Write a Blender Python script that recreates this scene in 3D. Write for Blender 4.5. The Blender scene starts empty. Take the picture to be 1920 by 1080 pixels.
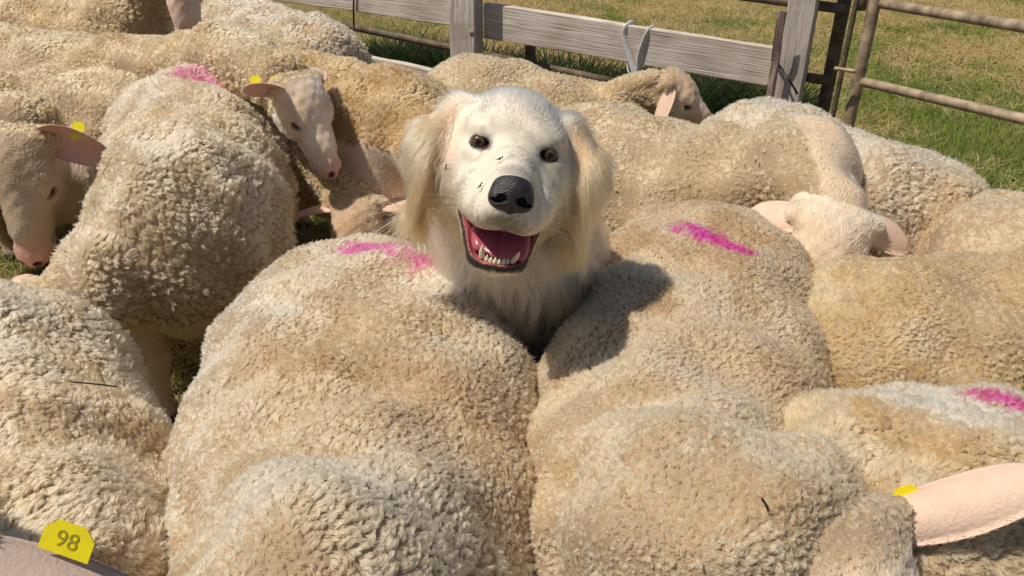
import bpy, math, random
import numpy as np
from mathutils import Vector, Matrix, kdtree

DEV = ''
rng = np.random.default_rng(7)
random.seed(7)
S = bpy.context.scene
COL = S.collection

# ------------------------------------------------------------------ camera, sky, sun, exposure
CAM_H, PITCH, FPX = 1.35, math.radians(30), 1500.0
cam_d = bpy.data.cameras.new('camera')
cam_d.sensor_width = 36.0
cam_d.lens = FPX / 1920 * 36
cam_d.clip_start = 0.02
cam_d.clip_end = 500
cam = bpy.data.objects.new('camera', cam_d)
COL.objects.link(cam)
cam.location = (0, 0, CAM_H)
cam.rotation_euler = (math.pi / 2 - PITCH, 0, 0)
S.camera = cam

SUN = np.array([-0.465, -0.12, 0.875])
SUN /= np.linalg.norm(SUN)
world = bpy.data.worlds.new('World')
S.world = world
world.use_nodes = True
wn = world.node_tree
sky = wn.nodes.new('ShaderNodeTexSky')
sky.sky_type = 'NISHITA'
sky.sun_disc = False
sky.sun_elevation = math.asin(SUN[2])
sky.sun_rotation = math.atan2(SUN[0], SUN[1])
bg = wn.nodes['Background']
wn.links.new(sky.outputs[0], bg.inputs[0])
bg.inputs[1].default_value = 0.058

sun_d = bpy.data.lights.new('sun', 'SUN')
sun_d.energy = 4.2
sun_d.angle = math.radians(0.55)
sun_d.color = (1.0, 0.93, 0.82)
sun = bpy.data.objects.new('sun', sun_d)
COL.objects.link(sun)
sun.rotation_euler = Vector(SUN.tolist()).to_track_quat('Z', 'Y').to_euler()

S.view_settings.view_transform = 'Standard'
S.view_settings.look = 'None'
S.view_settings.exposure = 0.0
S.view_settings.gamma = 1.0
S.view_settings.use_curve_mapping = False
S.render.engine = 'CYCLES'
S.cycles.max_bounces = 12
S.cycles.transmission_bounces = 12
S.cycles.diffuse_bounces = 4
S.cycles.transparent_max_bounces = 6
try:
    S.cycles.use_denoising = True
    S.cycles.denoiser = 'OPENIMAGEDENOISE'
    S.cycles.denoising_prefilter = 'ACCURATE'
except Exception:
    pass
S.render.hair_type = 'STRAND'

# ------------------------------------------------------------------ small maths helpers
def nz(v):
    v = np.asarray(v, float)
    return v / np.maximum(np.linalg.norm(v, axis=-1, keepdims=True), 1e-9)

_c, _s = math.cos(PITCH), math.sin(PITCH)
CR = np.array([1., 0, 0]); CU = np.array([0, _s, _c]); CF = np.array([0, _c, -_s])
EYE = np.array([0, 0, CAM_H])

def ray(u, v):
    return CR * (u - 960) / FPX + CU * (540 - v) / FPX + CF

def T(u, v, z):
    """point on the sight line of photo pixel (u, v) at height z"""
    r = ray(u, v)
    return EYE + r * ((z - CAM_H) / r[2])

def TY(u, v, y):
    """point on the sight line of photo pixel (u, v) at ground distance y"""
    r = ray(u, v)
    return EYE + r * (y / r[1])

def project(p):
    q = p - EYE
    d = q @ CF
    d = np.where(np.abs(d) < 1e-4, 1e-4, d)
    return 960 + FPX * (q @ CR) / d, 540 - FPX * (q @ CU) / d, d

def _hash(ix, iy, iz, seed):
    h = (ix * 374761393 + iy * 668265263 + iz * 2147483647 + seed * 974634777) & 0xFFFFFFFF
    h = ((h ^ (h >> 13)) * 1274126177) & 0xFFFFFFFF
    h = h ^ (h >> 16)
    return (h & 0xFFFF) / 65535.0

def noise(p, freq, seed=0):
    q = np.asarray(p, float) * freq
    i = np.floor(q).astype(np.int64)
    f = q - i
    f = f * f * (3 - 2 * f)
    x, y, z = i[..., 0], i[..., 1], i[..., 2]
    r = 0
    for dx in (0, 1):
        wx = f[..., 0] if dx else 1 - f[..., 0]
        for dy in (0, 1):
            wy = f[..., 1] if dy else 1 - f[..., 1]
            for dz in (0, 1):
                wz = f[..., 2] if dz else 1 - f[..., 2]
                r = r + wx * wy * wz * _hash(x + dx, y + dy, z + dz, seed)
    return r            # 0..1

def fbm(p, freq, seed=0, n=3):
    a, t, r = 1.0, 0.0, 0.0
    for k in range(n):
        r = r + a * noise(p, freq * 2 ** k, seed + 11 * k)
        t += a
        a *= 0.5
    return r / t

def sstep(a, b, x):
    t = np.clip((x - a) / (b - a), 0, 1)
    return t * t * (3 - 2 * t)

def mix(a, b, t):
    t = np.asarray(t)[..., None]
    return np.asarray(a) * (1 - t) + np.asarray(b) * t

# ------------------------------------------------------------------ implicit surfaces
def sd_ell(p, c, r, R=None):
    q = p - np.asarray(c, np.float32)
    if R is not None:
        q = q @ np.asarray(R, np.float32).T
    r = np.asarray(r, np.float32)
    k0 = np.linalg.norm(q / r, axis=-1)
    k1 = np.linalg.norm(q / (r * r), axis=-1)
    return k0 * (k0 - 1) / np.maximum(k1, 1e-6)

def sd_cone(p, a, b, ra, rb):
    a = np.asarray(a, np.float32); b = np.asarray(b, np.float32)
    ab = b - a
    q = p - a
    t = np.clip((q @ ab) / max(float(ab @ ab), 1e-9), 0, 1)
    return np.linalg.norm(q - t[..., None] * ab, axis=-1) - (ra + (rb - ra) * t)

def smin(a, b, k):
    h = np.maximum(k - np.abs(a - b), 0) / k
    return np.minimum(a, b) - h * h * k * 0.25

def smax(a, b, k):
    return -smin(-a, -b, k)

def surface_nets(field, lo, hi, h):
    """field(p (N,3)) -> sd; returns verts, quads, gradient normals"""
    lo = np.asarray(lo, float); hi = np.asarray(hi, float)
    n = np.maximum(np.ceil((hi - lo) / h).astype(int) + 1, 3)
    ax = [np.arange(n[k], dtype=np.float32) * h + lo[k] for k in range(3)]
    g = np.stack(np.meshgrid(*ax, indexing='ij'), -1).astype(np.float32)
    d = field(g.reshape(-1, 3)).reshape(n).astype(np.float32)
    ins = d < 0
    nc = n - 1
    acc = np.zeros((*nc, 3), np.float32); cnt = np.zeros(nc, np.float32)
    edges = []
    for axis in range(3):
        sl0 = [slice(None)] * 3; sl1 = [slice(None)] * 3
        sl0[axis] = slice(0, -1); sl1[axis] = slice(1, None)
        d0, d1 = d[tuple(sl0)], d[tuple(sl1)]
        cr = (d0 < 0) != (d1 < 0)
        idx = np.argwhere(cr)
        if len(idx) == 0:
            continue
        v0, v1 = d0[cr], d1[cr]
        t = v0 / (v0 - v1)
        P = idx.astype(np.float32); P[:, axis] += t
        o = [k for k in range(3) if k != axis]
        for a in (0, -1):
            for b in (0, -1):
                c = idx.copy(); c[:, o[0]] += a; c[:, o[1]] += b
                ok = ((c >= 0) & (c < nc)).all(1)
                cc = c[ok]
                np.add.at(acc, (cc[:, 0], cc[:, 1], cc[:, 2]), P[ok])
                np.add.at(cnt, (cc[:, 0], cc[:, 1], cc[:, 2]), 1)
        edges.append((axis, o, idx, v0 < 0))
    has = cnt > 0
    vid = -np.ones(nc, np.int64)
    vid[has] = np.arange(has.sum())
    V = acc[has] / cnt[has][:, None] * h + lo
    quads = []
    for axis, o, idx, neg in edges:
        q = []
        for a, b in ((0, 0), (-1, 0), (-1, -1), (0, -1)):
            c = idx.copy(); c[:, o[0]] += a; c[:, o[1]] += b
            ok = ((c >= 0) & (c < nc)).all(1)
            cc = np.clip(c, 0, nc - 1)
            v = vid[cc[:, 0], cc[:, 1], cc[:, 2]]
            q.append(np.where(ok, v, -1))
        q = np.stack(q, 1)
        good = (q >= 0).all(1)
        q, ng = q[good], neg[good]
        flip = ng if axis != 1 else ~ng
        q[~flip] = q[~flip][:, ::-1]
        quads.append(q)
    Q = np.concatenate(quads)
    V = V.astype(np.float32)
    e = h * 0.5
    for it in range(2):
        f0 = field(V)
        G = np.stack([field(V + np.eye(3, dtype=np.float32)[k] * e) - field(V - np.eye(3, dtype=np.float32)[k] * e) for k in range(3)], -1) / (2 * e)
        gl = np.linalg.norm(G, axis=1, keepdims=True)
        N = G / np.maximum(gl, 1e-6)
        if it == 0:
            step = np.clip(f0[:, None] / np.maximum(gl, 0.3), -h * 0.6, h * 0.6)
            V = (V - N * step).astype(np.float32)
    return V, Q, N

# ------------------------------------------------------------------ object helpers
def link(o, parent=None):
    COL.objects.link(o)
    if parent is not None:
        o.parent = parent
    return o

def thing(name, label, cat, loc=(0, 0, 0), group=None):
    o = bpy.data.objects.new(name, None)
    o.empty_display_size = 0.1
    link(o)
    o.location = [float(x) for x in loc]
    tag(o, label, cat, group)
    return o

def tag(o, label=None, cat=None, group=None, kind=None):
    if label: o['label'] = label
    if cat: o['category'] = cat
    if group: o['group'] = group
    if kind: o['kind'] = kind
    return o

def mesh_obj(name, V, F, mat, parent=None, origin=(0, 0, 0), col=None, smooth=True, extra=None):
    """V in world coordinates; F list or array of faces"""
    me = bpy.data.meshes.new(name)
    V = np.asarray(V, float) - np.asarray(origin, float)
    if isinstance(F, np.ndarray):
        F = F.tolist()
    me.from_pydata(V.tolist(), [], F)
    me.update()
    if smooth:
        me.polygons.foreach_set('use_smooth', [True] * len(me.polygons))
    if col is not None:
        at = me.attributes.new('col', 'FLOAT_COLOR', 'POINT')
        c = np.ones((len(V), 4), np.float32); c[:, :3] = col
        at.data.foreach_set('color', c.ravel())
    if mat: me.materials.append(mat)
    o = bpy.data.objects.new(name, me)
    link(o, parent)
    return o

def hair_obj(name, P, R, C, mat, parent=None, origin=(0, 0, 0)):
    """P (N,K,3) world points, R (N,K) radii, C (N,3) colours"""
    N, K, _ = P.shape
    cu = bpy.data.hair_curves.new(name)
    cu.add_curves(np.full(N, K, np.int32).tolist())
    q = (P - np.asarray(origin)).astype(np.float32)
    cu.attributes['position'].data.foreach_set('vector', q.ravel())
    ra = cu.attributes.get('radius') or cu.attributes.new('radius', 'FLOAT', 'POINT')
    ra.data.foreach_set('value', R.astype(np.float32).ravel())
    ca = cu.attributes.new('col', 'FLOAT_COLOR', 'CURVE')
    c = np.ones((N, 4), np.float32); c[:, :3] = C
    ca.data.foreach_set('color', c.ravel())
    cu.materials.append(mat)
    o = bpy.data.objects.new(name, cu)
    link(o, parent)
    return o

# ------------------------------------------------------------------ materials
def mat_new(name):
    m = bpy.data.materials.new(name)
    m.use_nodes = True
    return m, m.node_tree.nodes, m.node_tree.links

def mat_fibre(name, trans=0.3, rough=0.6, spec=0.25):
    m, n, l = mat_new(name)
    b = n['Principled BSDF']
    a = n.new('ShaderNodeAttribute'); a.attribute_name = 'col'
    b.inputs['Roughness'].default_value = rough
    b.inputs['Specular IOR Level'].default_value = spec
    l.new(a.outputs['Color'], b.inputs['Base Color'])
    t = n.new('ShaderNodeBsdfTranslucent')
    l.new(a.outputs['Color'], t.inputs['Color'])
    mx = n.new('ShaderNodeMixShader'); mx.inputs[0].default_value = trans
    l.new(b.outputs[0], mx.inputs[1]); l.new(t.outputs[0], mx.inputs[2])
    l.new(mx.outputs[0], n['Material Output'].inputs[0])
    return m

def mat_hair(name, rough=0.45, radial=0.7, coat=0.0):
    m, n, l = mat_new(name)
    n.remove(n['Principled BSDF'])
    h = n.new('ShaderNodeBsdfHairPrincipled')
    h.parametrization = 'COLOR'
    a = n.new('ShaderNodeAttribute'); a.attribute_name = 'col'
    l.new(a.outputs['Color'], h.inputs['Color'])
    h.inputs['Roughness'].default_value = rough
    h.inputs['Radial Roughness'].default_value = radial
    h.inputs['Random Roughness'].default_value = 0.1
    l.new(h.outputs[0], n['Material Output'].inputs[0])
    return m

def mat_attr(name, rough=0.7, spec=0.25, bump=0.3, scale=160, sss=0.0, mott=0.12):
    m, n, l = mat_new(name)
    b = n['Principled BSDF']
    a = n.new('ShaderNodeAttribute'); a.attribute_name = 'col'
    tc = n.new('ShaderNodeTexCoord')
    no = n.new('ShaderNodeTexNoise'); no.inputs['Scale'].default_value = scale
    no.inputs['Detail'].default_value = 4
    l.new(tc.outputs['Object'], no.inputs['Vector'])
    n2 = n.new('ShaderNodeTexNoise'); n2.inputs['Scale'].default_value = scale * 0.2
    l.new(tc.outputs['Object'], n2.inputs['Vector'])
    mr = n.new('ShaderNodeMapRange'); mr.inputs[3].default_value = 1 - mott; mr.inputs[4].default_value = 1 + mott
    l.new(n2.outputs[0], mr.inputs[0])
    mu = n.new('ShaderNodeVectorMath'); mu.operation = 'SCALE'
    l.new(a.outputs['Color'], mu.inputs[0]); l.new(mr.outputs[0], mu.inputs['Scale'])
    l.new(mu.outputs[0], b.inputs['Base Color'])
    b.inputs['Roughness'].default_value = rough
    b.inputs['Specular IOR Level'].default_value = spec
    if sss:
        b.inputs['Subsurface Weight'].default_value = sss
        b.inputs['Subsurface Radius'].default_value = (0.012, 0.005, 0.003)
        b.inputs['Subsurface Scale'].default_value = 1.0
    bp = n.new('ShaderNodeBump'); bp.inputs['Strength'].default_value = bump; bp.inputs['Distance'].default_value = 0.004
    l.new(no.outputs[0], bp.inputs['Height'])
    l.new(bp.outputs[0], b.inputs['Normal'])
    return m

def mat_plain(name, col, rough=0.5, spec=0.5, metal=0.0, nscale=40, var=0.2, bump=0.1):
    m, n, l = mat_new(name)
    b = n['Principled BSDF']
    tc = n.new('ShaderNodeTexCoord')
    no = n.new('ShaderNodeTexNoise'); no.inputs['Scale'].default_value = nscale; no.inputs['Detail'].default_value = 5
    l.new(tc.outputs['Object'], no.inputs['Vector'])
    cr = n.new('ShaderNodeValToRGB')
    c = np.array(col)
    cr.color_ramp.elements[0].position = 0.3; cr.color_ramp.elements[1].position = 0.7
    cr.color_ramp.elements[0].color = (*np.clip(c * (1 - var), 0, 1), 1)
    cr.color_ramp.elements[1].color = (*np.clip(c * (1 + var), 0, 1), 1)
    l.new(no.outputs[0], cr.inputs[0]); l.new(cr.outputs[0], b.inputs['Base Color'])
    b.inputs['Roughness'].default_value = rough
    b.inputs['Specular IOR Level'].default_value = spec
    b.inputs['Metallic'].default_value = metal
    bp = n.new('ShaderNodeBump'); bp.inputs['Strength'].default_value = bump; bp.inputs['Distance'].default_value = 0.002
    l.new(no.outputs[0], bp.inputs['Height']); l.new(bp.outputs[0], b.inputs['Normal'])
    return m

M_WOOL = mat_hair('wool_fibre', 0.6, 0.8)
M_FUR = mat_hair('dog_fur', 0.45, 0.7)
M_GRASS = mat_fibre('grass_blade', 0.35, 0.6, 0.25)
M_SKIN = mat_attr('sheep_skin', 0.65, 0.25, 0.35, 220, 0.0)
M_DOGSKIN = mat_attr('dog_skin', 0.45, 0.4, 0.12, 260, 0.0, 0.06)
M_NOSE = mat_attr('dog_nose_leather', 0.34, 0.5, 0.5, 420, 0.0, 0.2)
M_WET = mat_attr('wet_mouth', 0.22, 0.5, 0.15, 300, 0.15)
M_TOOTH = mat_plain('tooth_enamel', (0.75, 0.68, 0.50), 0.25, 0.5, 0, 90, 0.06, 0.02)
M_TAG = mat_plain('yellow_plastic', (0.80, 0.66, 0.01), 0.4, 0.4, 0, 60, 0.05, 0.03)
M_INK = mat_plain('black_print', (0.34, 0.27, 0.02), 0.6, 0.2, 0, 60, 0.05, 0.0)
M_EYEW = mat_plain('eye_dark', (0.02, 0.014, 0.009), 0.05, 0.6, 0, 200, 0.3, 0.0)

# ------------------------------------------------------------------ sheep
def basis(f, up):
    f = nz(f); s = nz(np.cross(f, up)); u = np.cross(s, f)
    return f, s, u          # forward, right side, up (s = the animal's own right)

def head_prims(o, f, s, u, k=1.0):
    def L(x, y, z): return o + k * (f * x + s * y + u * z)
    R = np.stack([f, s, u])
    pr = [('e', L(.045, 0, -.035), np.array([.085, .062, .062]) * k, R),
          ('c', L(.07, 0, -.04), L(.20, 0, -.068), .050 * k, .033 * k),
          ('e', L(.115, 0, -.028), np.array([.085, .034, .030]) * k, R),
          ('c', L(.02, 0, -.085), L(.185, 0, -.094), .036 * k, .021 * k),
          ('e', L(.218, 0, -.066), np.array([.030, .031, .027]) * k, R),
          ('e', L(.205, 0, -.094), np.array([.026, .024, .016]) * k, R)]
    for q in (-1, 1):
        pr += [('e', L(.070, .046 * q, -.012), np.array([.034, .020, .022]) * k, R),
               ('e', L(.060, .045 * q, -.070), np.array([.050, .022, .034]) * k, R),
               ('c', L(-.012, .045 * q, -.010), L(-.02, .072 * q, -.012), .024 * k, .017 * k)]
    cut = []
    for q in (-1, 1):
        cut += [('e', L(.241, .014 * q, -.058), np.array([.012, .005, .007]) * k, R),
                ('e', L(.092, .058 * q, -.028), np.array([.017, .010, .0095]) * k, R),
                ('c', L(.18, .036 * q, -.087), L(.235, .012 * q, -.083), .004 * k, .0025 * k)]
    return pr, cut, L

def prim_eval(p, pr):
    if pr[0] == 'e':
        return sd_ell(p, pr[1], pr[2], pr[3])
    return sd_cone(p, pr[1], pr[2], pr[3], pr[4])

def prims_box(prs, m):
    lo = np.full(3, 9e9); hi = -lo
    for pr in prs:
        if pr[0] == 'e':
            r = float(np.max(pr[2])); pts = [pr[1]]
        else:
            r = max(pr[3], pr[4]); pts = [pr[1], pr[2]]
        for q in pts:
            lo = np.minimum(lo, np.asarray(q) - r - m); hi = np.maximum(hi, np.asarray(q) + r + m)
    return lo, hi

def ear_mesh(base, d, face, L, W, droop, fold=0.35, n=12, m=7):
    """leaf ear: base point, direction d, 'face' = direction the inner side looks at"""
    d = nz(d); face = nz(face - d * np.dot(face, d)); w = np.cross(d, face)
    V = []; inner = []
    for side in (0, 1):
        for i in range(n):
            t = i / (n - 1)
            wid = W * (0.42 + 0.58 * math.sin(math.pi * min(1, t * 0.78 + .12)) ** .8) * (1 if t < .75 else math.sqrt(max(0.02, 1 - ((t - .75) / .25) ** 2)))
            c = base + d * L * t + np.array([0, 0, -1.]) * droop * L * t * t
            roll = fold * (1.7 - 1.2 * t)
            for j in range(m):
                a = (j / (m - 1) - .5) * 2
                ang = a * (roll + .15)
                p = c + w * wid * .5 * math.sin(ang) / max(.3, math.sin(roll + .15)) + face * wid * .5 * (1 - math.cos(ang)) / max(.35, math.sin(roll + .15)) * 1.0
                th = .0035 * (1 - .5 * t) * (1 - a * a * .8)
                p = p + face * (th if side == 0 else -th)
                V.append(p); inner.append(1.0 if side == 0 else 0.0)
    F = []
    for i in range(n - 1):
        for j in range(m - 1):
            a = i * m + j
            F.append([a, a + 1, a + m + 1, a + m])
            b = a + n * m
            F.append([b, b + m, b + m + 1, b + 1])
    off = n * m
    for i in range(n - 1):
        for j, fl in ((0, 0), (m - 1, 1)):
            a, b = i * m + j, (i + 1) * m + j
            F.append([a, b, b + off, a + off] if fl else [b, a, a + off, b + off])
    for j in range(m - 1):
        a = (n - 1) * m + j
        F.append([a, a + 1, a + 1 + off, a + off])
    return np.array(V), F, np.array(inner)

def tri_sample(V, Q, N, count):
    """area weighted random points on quads/tris; returns pos, normal, face id"""
    T_ = np.concatenate([Q[:, [0, 1, 2]], Q[:, [0, 2, 3]]]) if Q.shape[1] == 4 else Q
    a, b, c = V[T_[:, 0]], V[T_[:, 1]], V[T_[:, 2]]
    ar = np.linalg.norm(np.cross(b - a, c - a), axis=1)
    cs = np.cumsum(ar)
    k = np.searchsorted(cs, rng.random(count) * cs[-1])
    k = np.minimum(k, len(T_) - 1)
    r1 = np.sqrt(rng.random(count))[:, None]; r2 = rng.random(count)[:, None]
    w0, w1, w2 = 1 - r1, r1 * (1 - r2), r1 * r2
    P = w0 * a[k] + w1 * b[k] + w2 * c[k]
    n = nz(w0 * N[T_[k, 0]] + w1 * N[T_[k, 1]] + w2 * N[T_[k, 2]])
    W = (T_[k], np.concatenate([w0, w1, w2], 1))
    return P, n, W, cs[-1] * .5

def interp(W, A):
    t, w = W
    if A.ndim == 1:
        return (A[t] * w).sum(1)
    return (A[t] * w[..., None]).sum(1)

def thin(P, d):
    c = np.floor(P / d).astype(np.int64)
    key = (c[:, 0] * 73856093) ^ (c[:, 1] * 19349663) ^ (c[:, 2] * 83492791)
    _, i = np.unique(key, return_index=True)
    return i

def view_keep(P, n, margin=260):
    """0..1 density: full where the photo (or a step to the side) can see, thin elsewhere"""
    u, v, d = project(P)
    inside = (u > -margin) & (u < 1920 + margin) & (v > -margin) & (v < 1080 + margin) & (d > 0.05)
    vd = nz(EYE - P)
    fac = (n * vd).sum(1)
    k = np.where(fac > -0.25, 1.0, 0.25)
    wide = (u > -2200) & (u < 4100) & (v > -900) & (v < 2600) & (d > 0.05)
    return np.where(inside, k, np.where(wide & (fac > -.25), .4, 0.0)), d

def nearest(P, C):
    kd = kdtree.KDTree(len(C))
    for i, c in enumerate(C.tolist()):
        kd.insert(c, i)
    kd.balance()
    f = kd.find
    return np.array([f(p)[1] for p in P.tolist()])

def wool_strands(P, n, prm, colfun, comb):
    """P lock centres; returns strand points, radii, colours"""
    d, Ln, m, rad, hook, D, crack = (prm[k] for k in ('d', 'L', 'm', 'r', 'hook', 'D', 'crack'))
    N = len(P)
    up = np.array([0, 0, 1.])
    # comb direction: gravity + heading + smooth noise, in the tangent plane
    fl = np.stack([fbm(P, 13, 3) - .5, fbm(P, 13, 5) - .5, fbm(P, 13, 8) - .5], -1) * 3.2 - up * prm.get('grav', .25) + comb
    t = nz(fl - n * (fl * n).sum(1, keepdims=True))
    b = np.cross(n, t)
    # big staples: neighbouring locks lean together, with partings in between
    An = prm.get('aniso', np.array([1., 1., .68]))
    ci = thin(P, D)
    Cc = P[ci]
    wob = np.stack([noise(P, 22, 31), noise(P, 22, 32), noise(P, 22, 33)], -1) * D * .9
    k = nearest((P + wob) * An, Cc * An)
    pull = Cc[k] - P
    pull = pull - n * (pull * n).sum(1, keepdims=True)
    dist = np.linalg.norm(pull, axis=1) / D
    big = (.45 + 1.1 * fbm(P, 8, 78)) * (.35 + 1.05 * sstep(.9, .35, n[:, 2]))
    Ln = Ln * (.85 + .35 * sstep(.9, .3, n[:, 2]))
    Ll = Ln * (0.8 + .4 * rng.random(N)) * (1.15 - np.clip(crack * big, 0, .9) * sstep(.10, .70, dist)) * (0.7 + .6 * fbm(P, 12, 77))
    # strands
    K = 5
    s = np.linspace(0, 1, K)
    ang = rng.random((N, m)) * 2 * np.pi
    RD = d * prm.get('spread', .80)
    rr = np.sqrt(rng.random((N, m))) * RD
    ox, oy = rr * np.cos(ang), rr * np.sin(ang)
    ph = rng.random(N) * 2 * np.pi
    tw = prm.get('turns', 1.1) * 2 * np.pi * np.where(rng.random(N) > .5, 1, -1)
    cr = prm.get('curl', .22) * d
    lean = nz(t + b * (rng.random((N, 1)) - .5) * 1.6)
    lp = pull * prm.get('pull', .55)
    pts = np.zeros((N, m, K, 3), np.float32)
    jl = 0.8 + .4 * rng.random((N, m)) + .55 * (rng.random((N, m)) > .965)
    for i, si in enumerate(s):
        cl = 1 - prm.get('clump', .45) * si
        h = Ll * (si - .42 * hook * si * si)
        g = Ll * hook * .75 * si * si
        base = P + n * (-0.003 + h)[:, None] + lean * g[:, None] + lp * si
        a2 = ph + tw * si
        c1 = cr * si * np.cos(a2); c2 = cr * si * np.sin(a2)
        base = base + t * c1[:, None] + b * c2[:, None]
        off = t[:, None, :] * (ox * cl)[..., None] + b[:, None, :] * (oy * cl)[..., None]
        # outer strands of a lock stay lower, giving it a rounded top
        low = n[:, None, :] * (-(rr / RD) ** 2 * Ll[:, None] * .30 * si + (jl - 1) * Ll[:, None] * si * .5)[..., None]
        pts[:, :, i] = base[:, None] + off + low
    pts = pts.reshape(N * m, K, 3)
    R = rad * (0.75 + .5 * rng.random((N * m, 1))) * np.array([1, 1, .95, .8, .45])[None]
    C = colfun(P)
    jit = (.90 + .20 * rng.random((N, 1)))
    C = C * (.955 + .09 * rng.random(len(Cc)))[k][:, None]
    C = np.repeat(C * jit, m, 0) * (.9 + .2 * rng.random((N * m, 1)))
    return pts, R, np.clip(C, 0, .95)

def fuzz_strands(P, n, flow, L, rad, C, lift=.35, K=3):
    t = nz(flow - n * (flow * n).sum(1, keepdims=True))
    N = len(P)
    d = nz(n * lift + t + (rng.random((N, 3)) - .5) * .5)
    Lr = L * (.6 + .8 * rng.random(N))
    pts = np.zeros((N, K, 3), np.float32)
    for i in range(K):
        s = i / (K - 1)
        pts[:, i] = P - n * .001 + d * (Lr * s)[:, None] - n * (Lr * .35 * lift * s * s)[:, None]
    R = rad * (.7 + .6 * rng.random((N, 1))) * np.linspace(1, .4, K)[None]
    return pts, R, np.clip(C * (.9 + .2 * rng.random((N, 1))), 0, .95)

WOOL_DEF = dict(d=.0085, L=.016, m=12, r=.00075, hook=.8, D=.030, crack=.45)
SKIN_C = np.array([.74, .59, .46]); PINK_C = np.array([.62, .33, .27])
BODIES = []      # coarse fields, kept for the ground cover

def seg_dist(P, pts):
    pts = np.asarray(pts)
    best = np.full(len(P), 9e9)
    for a, b in zip(pts[:-1], pts[1:]):
        ab = b - a
        t = np.clip(((P - a) @ ab) / (ab @ ab), 0, 1)
        best = np.minimum(best, np.linalg.norm(P - a - t[:, None] * ab, axis=1))
    return best

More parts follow.
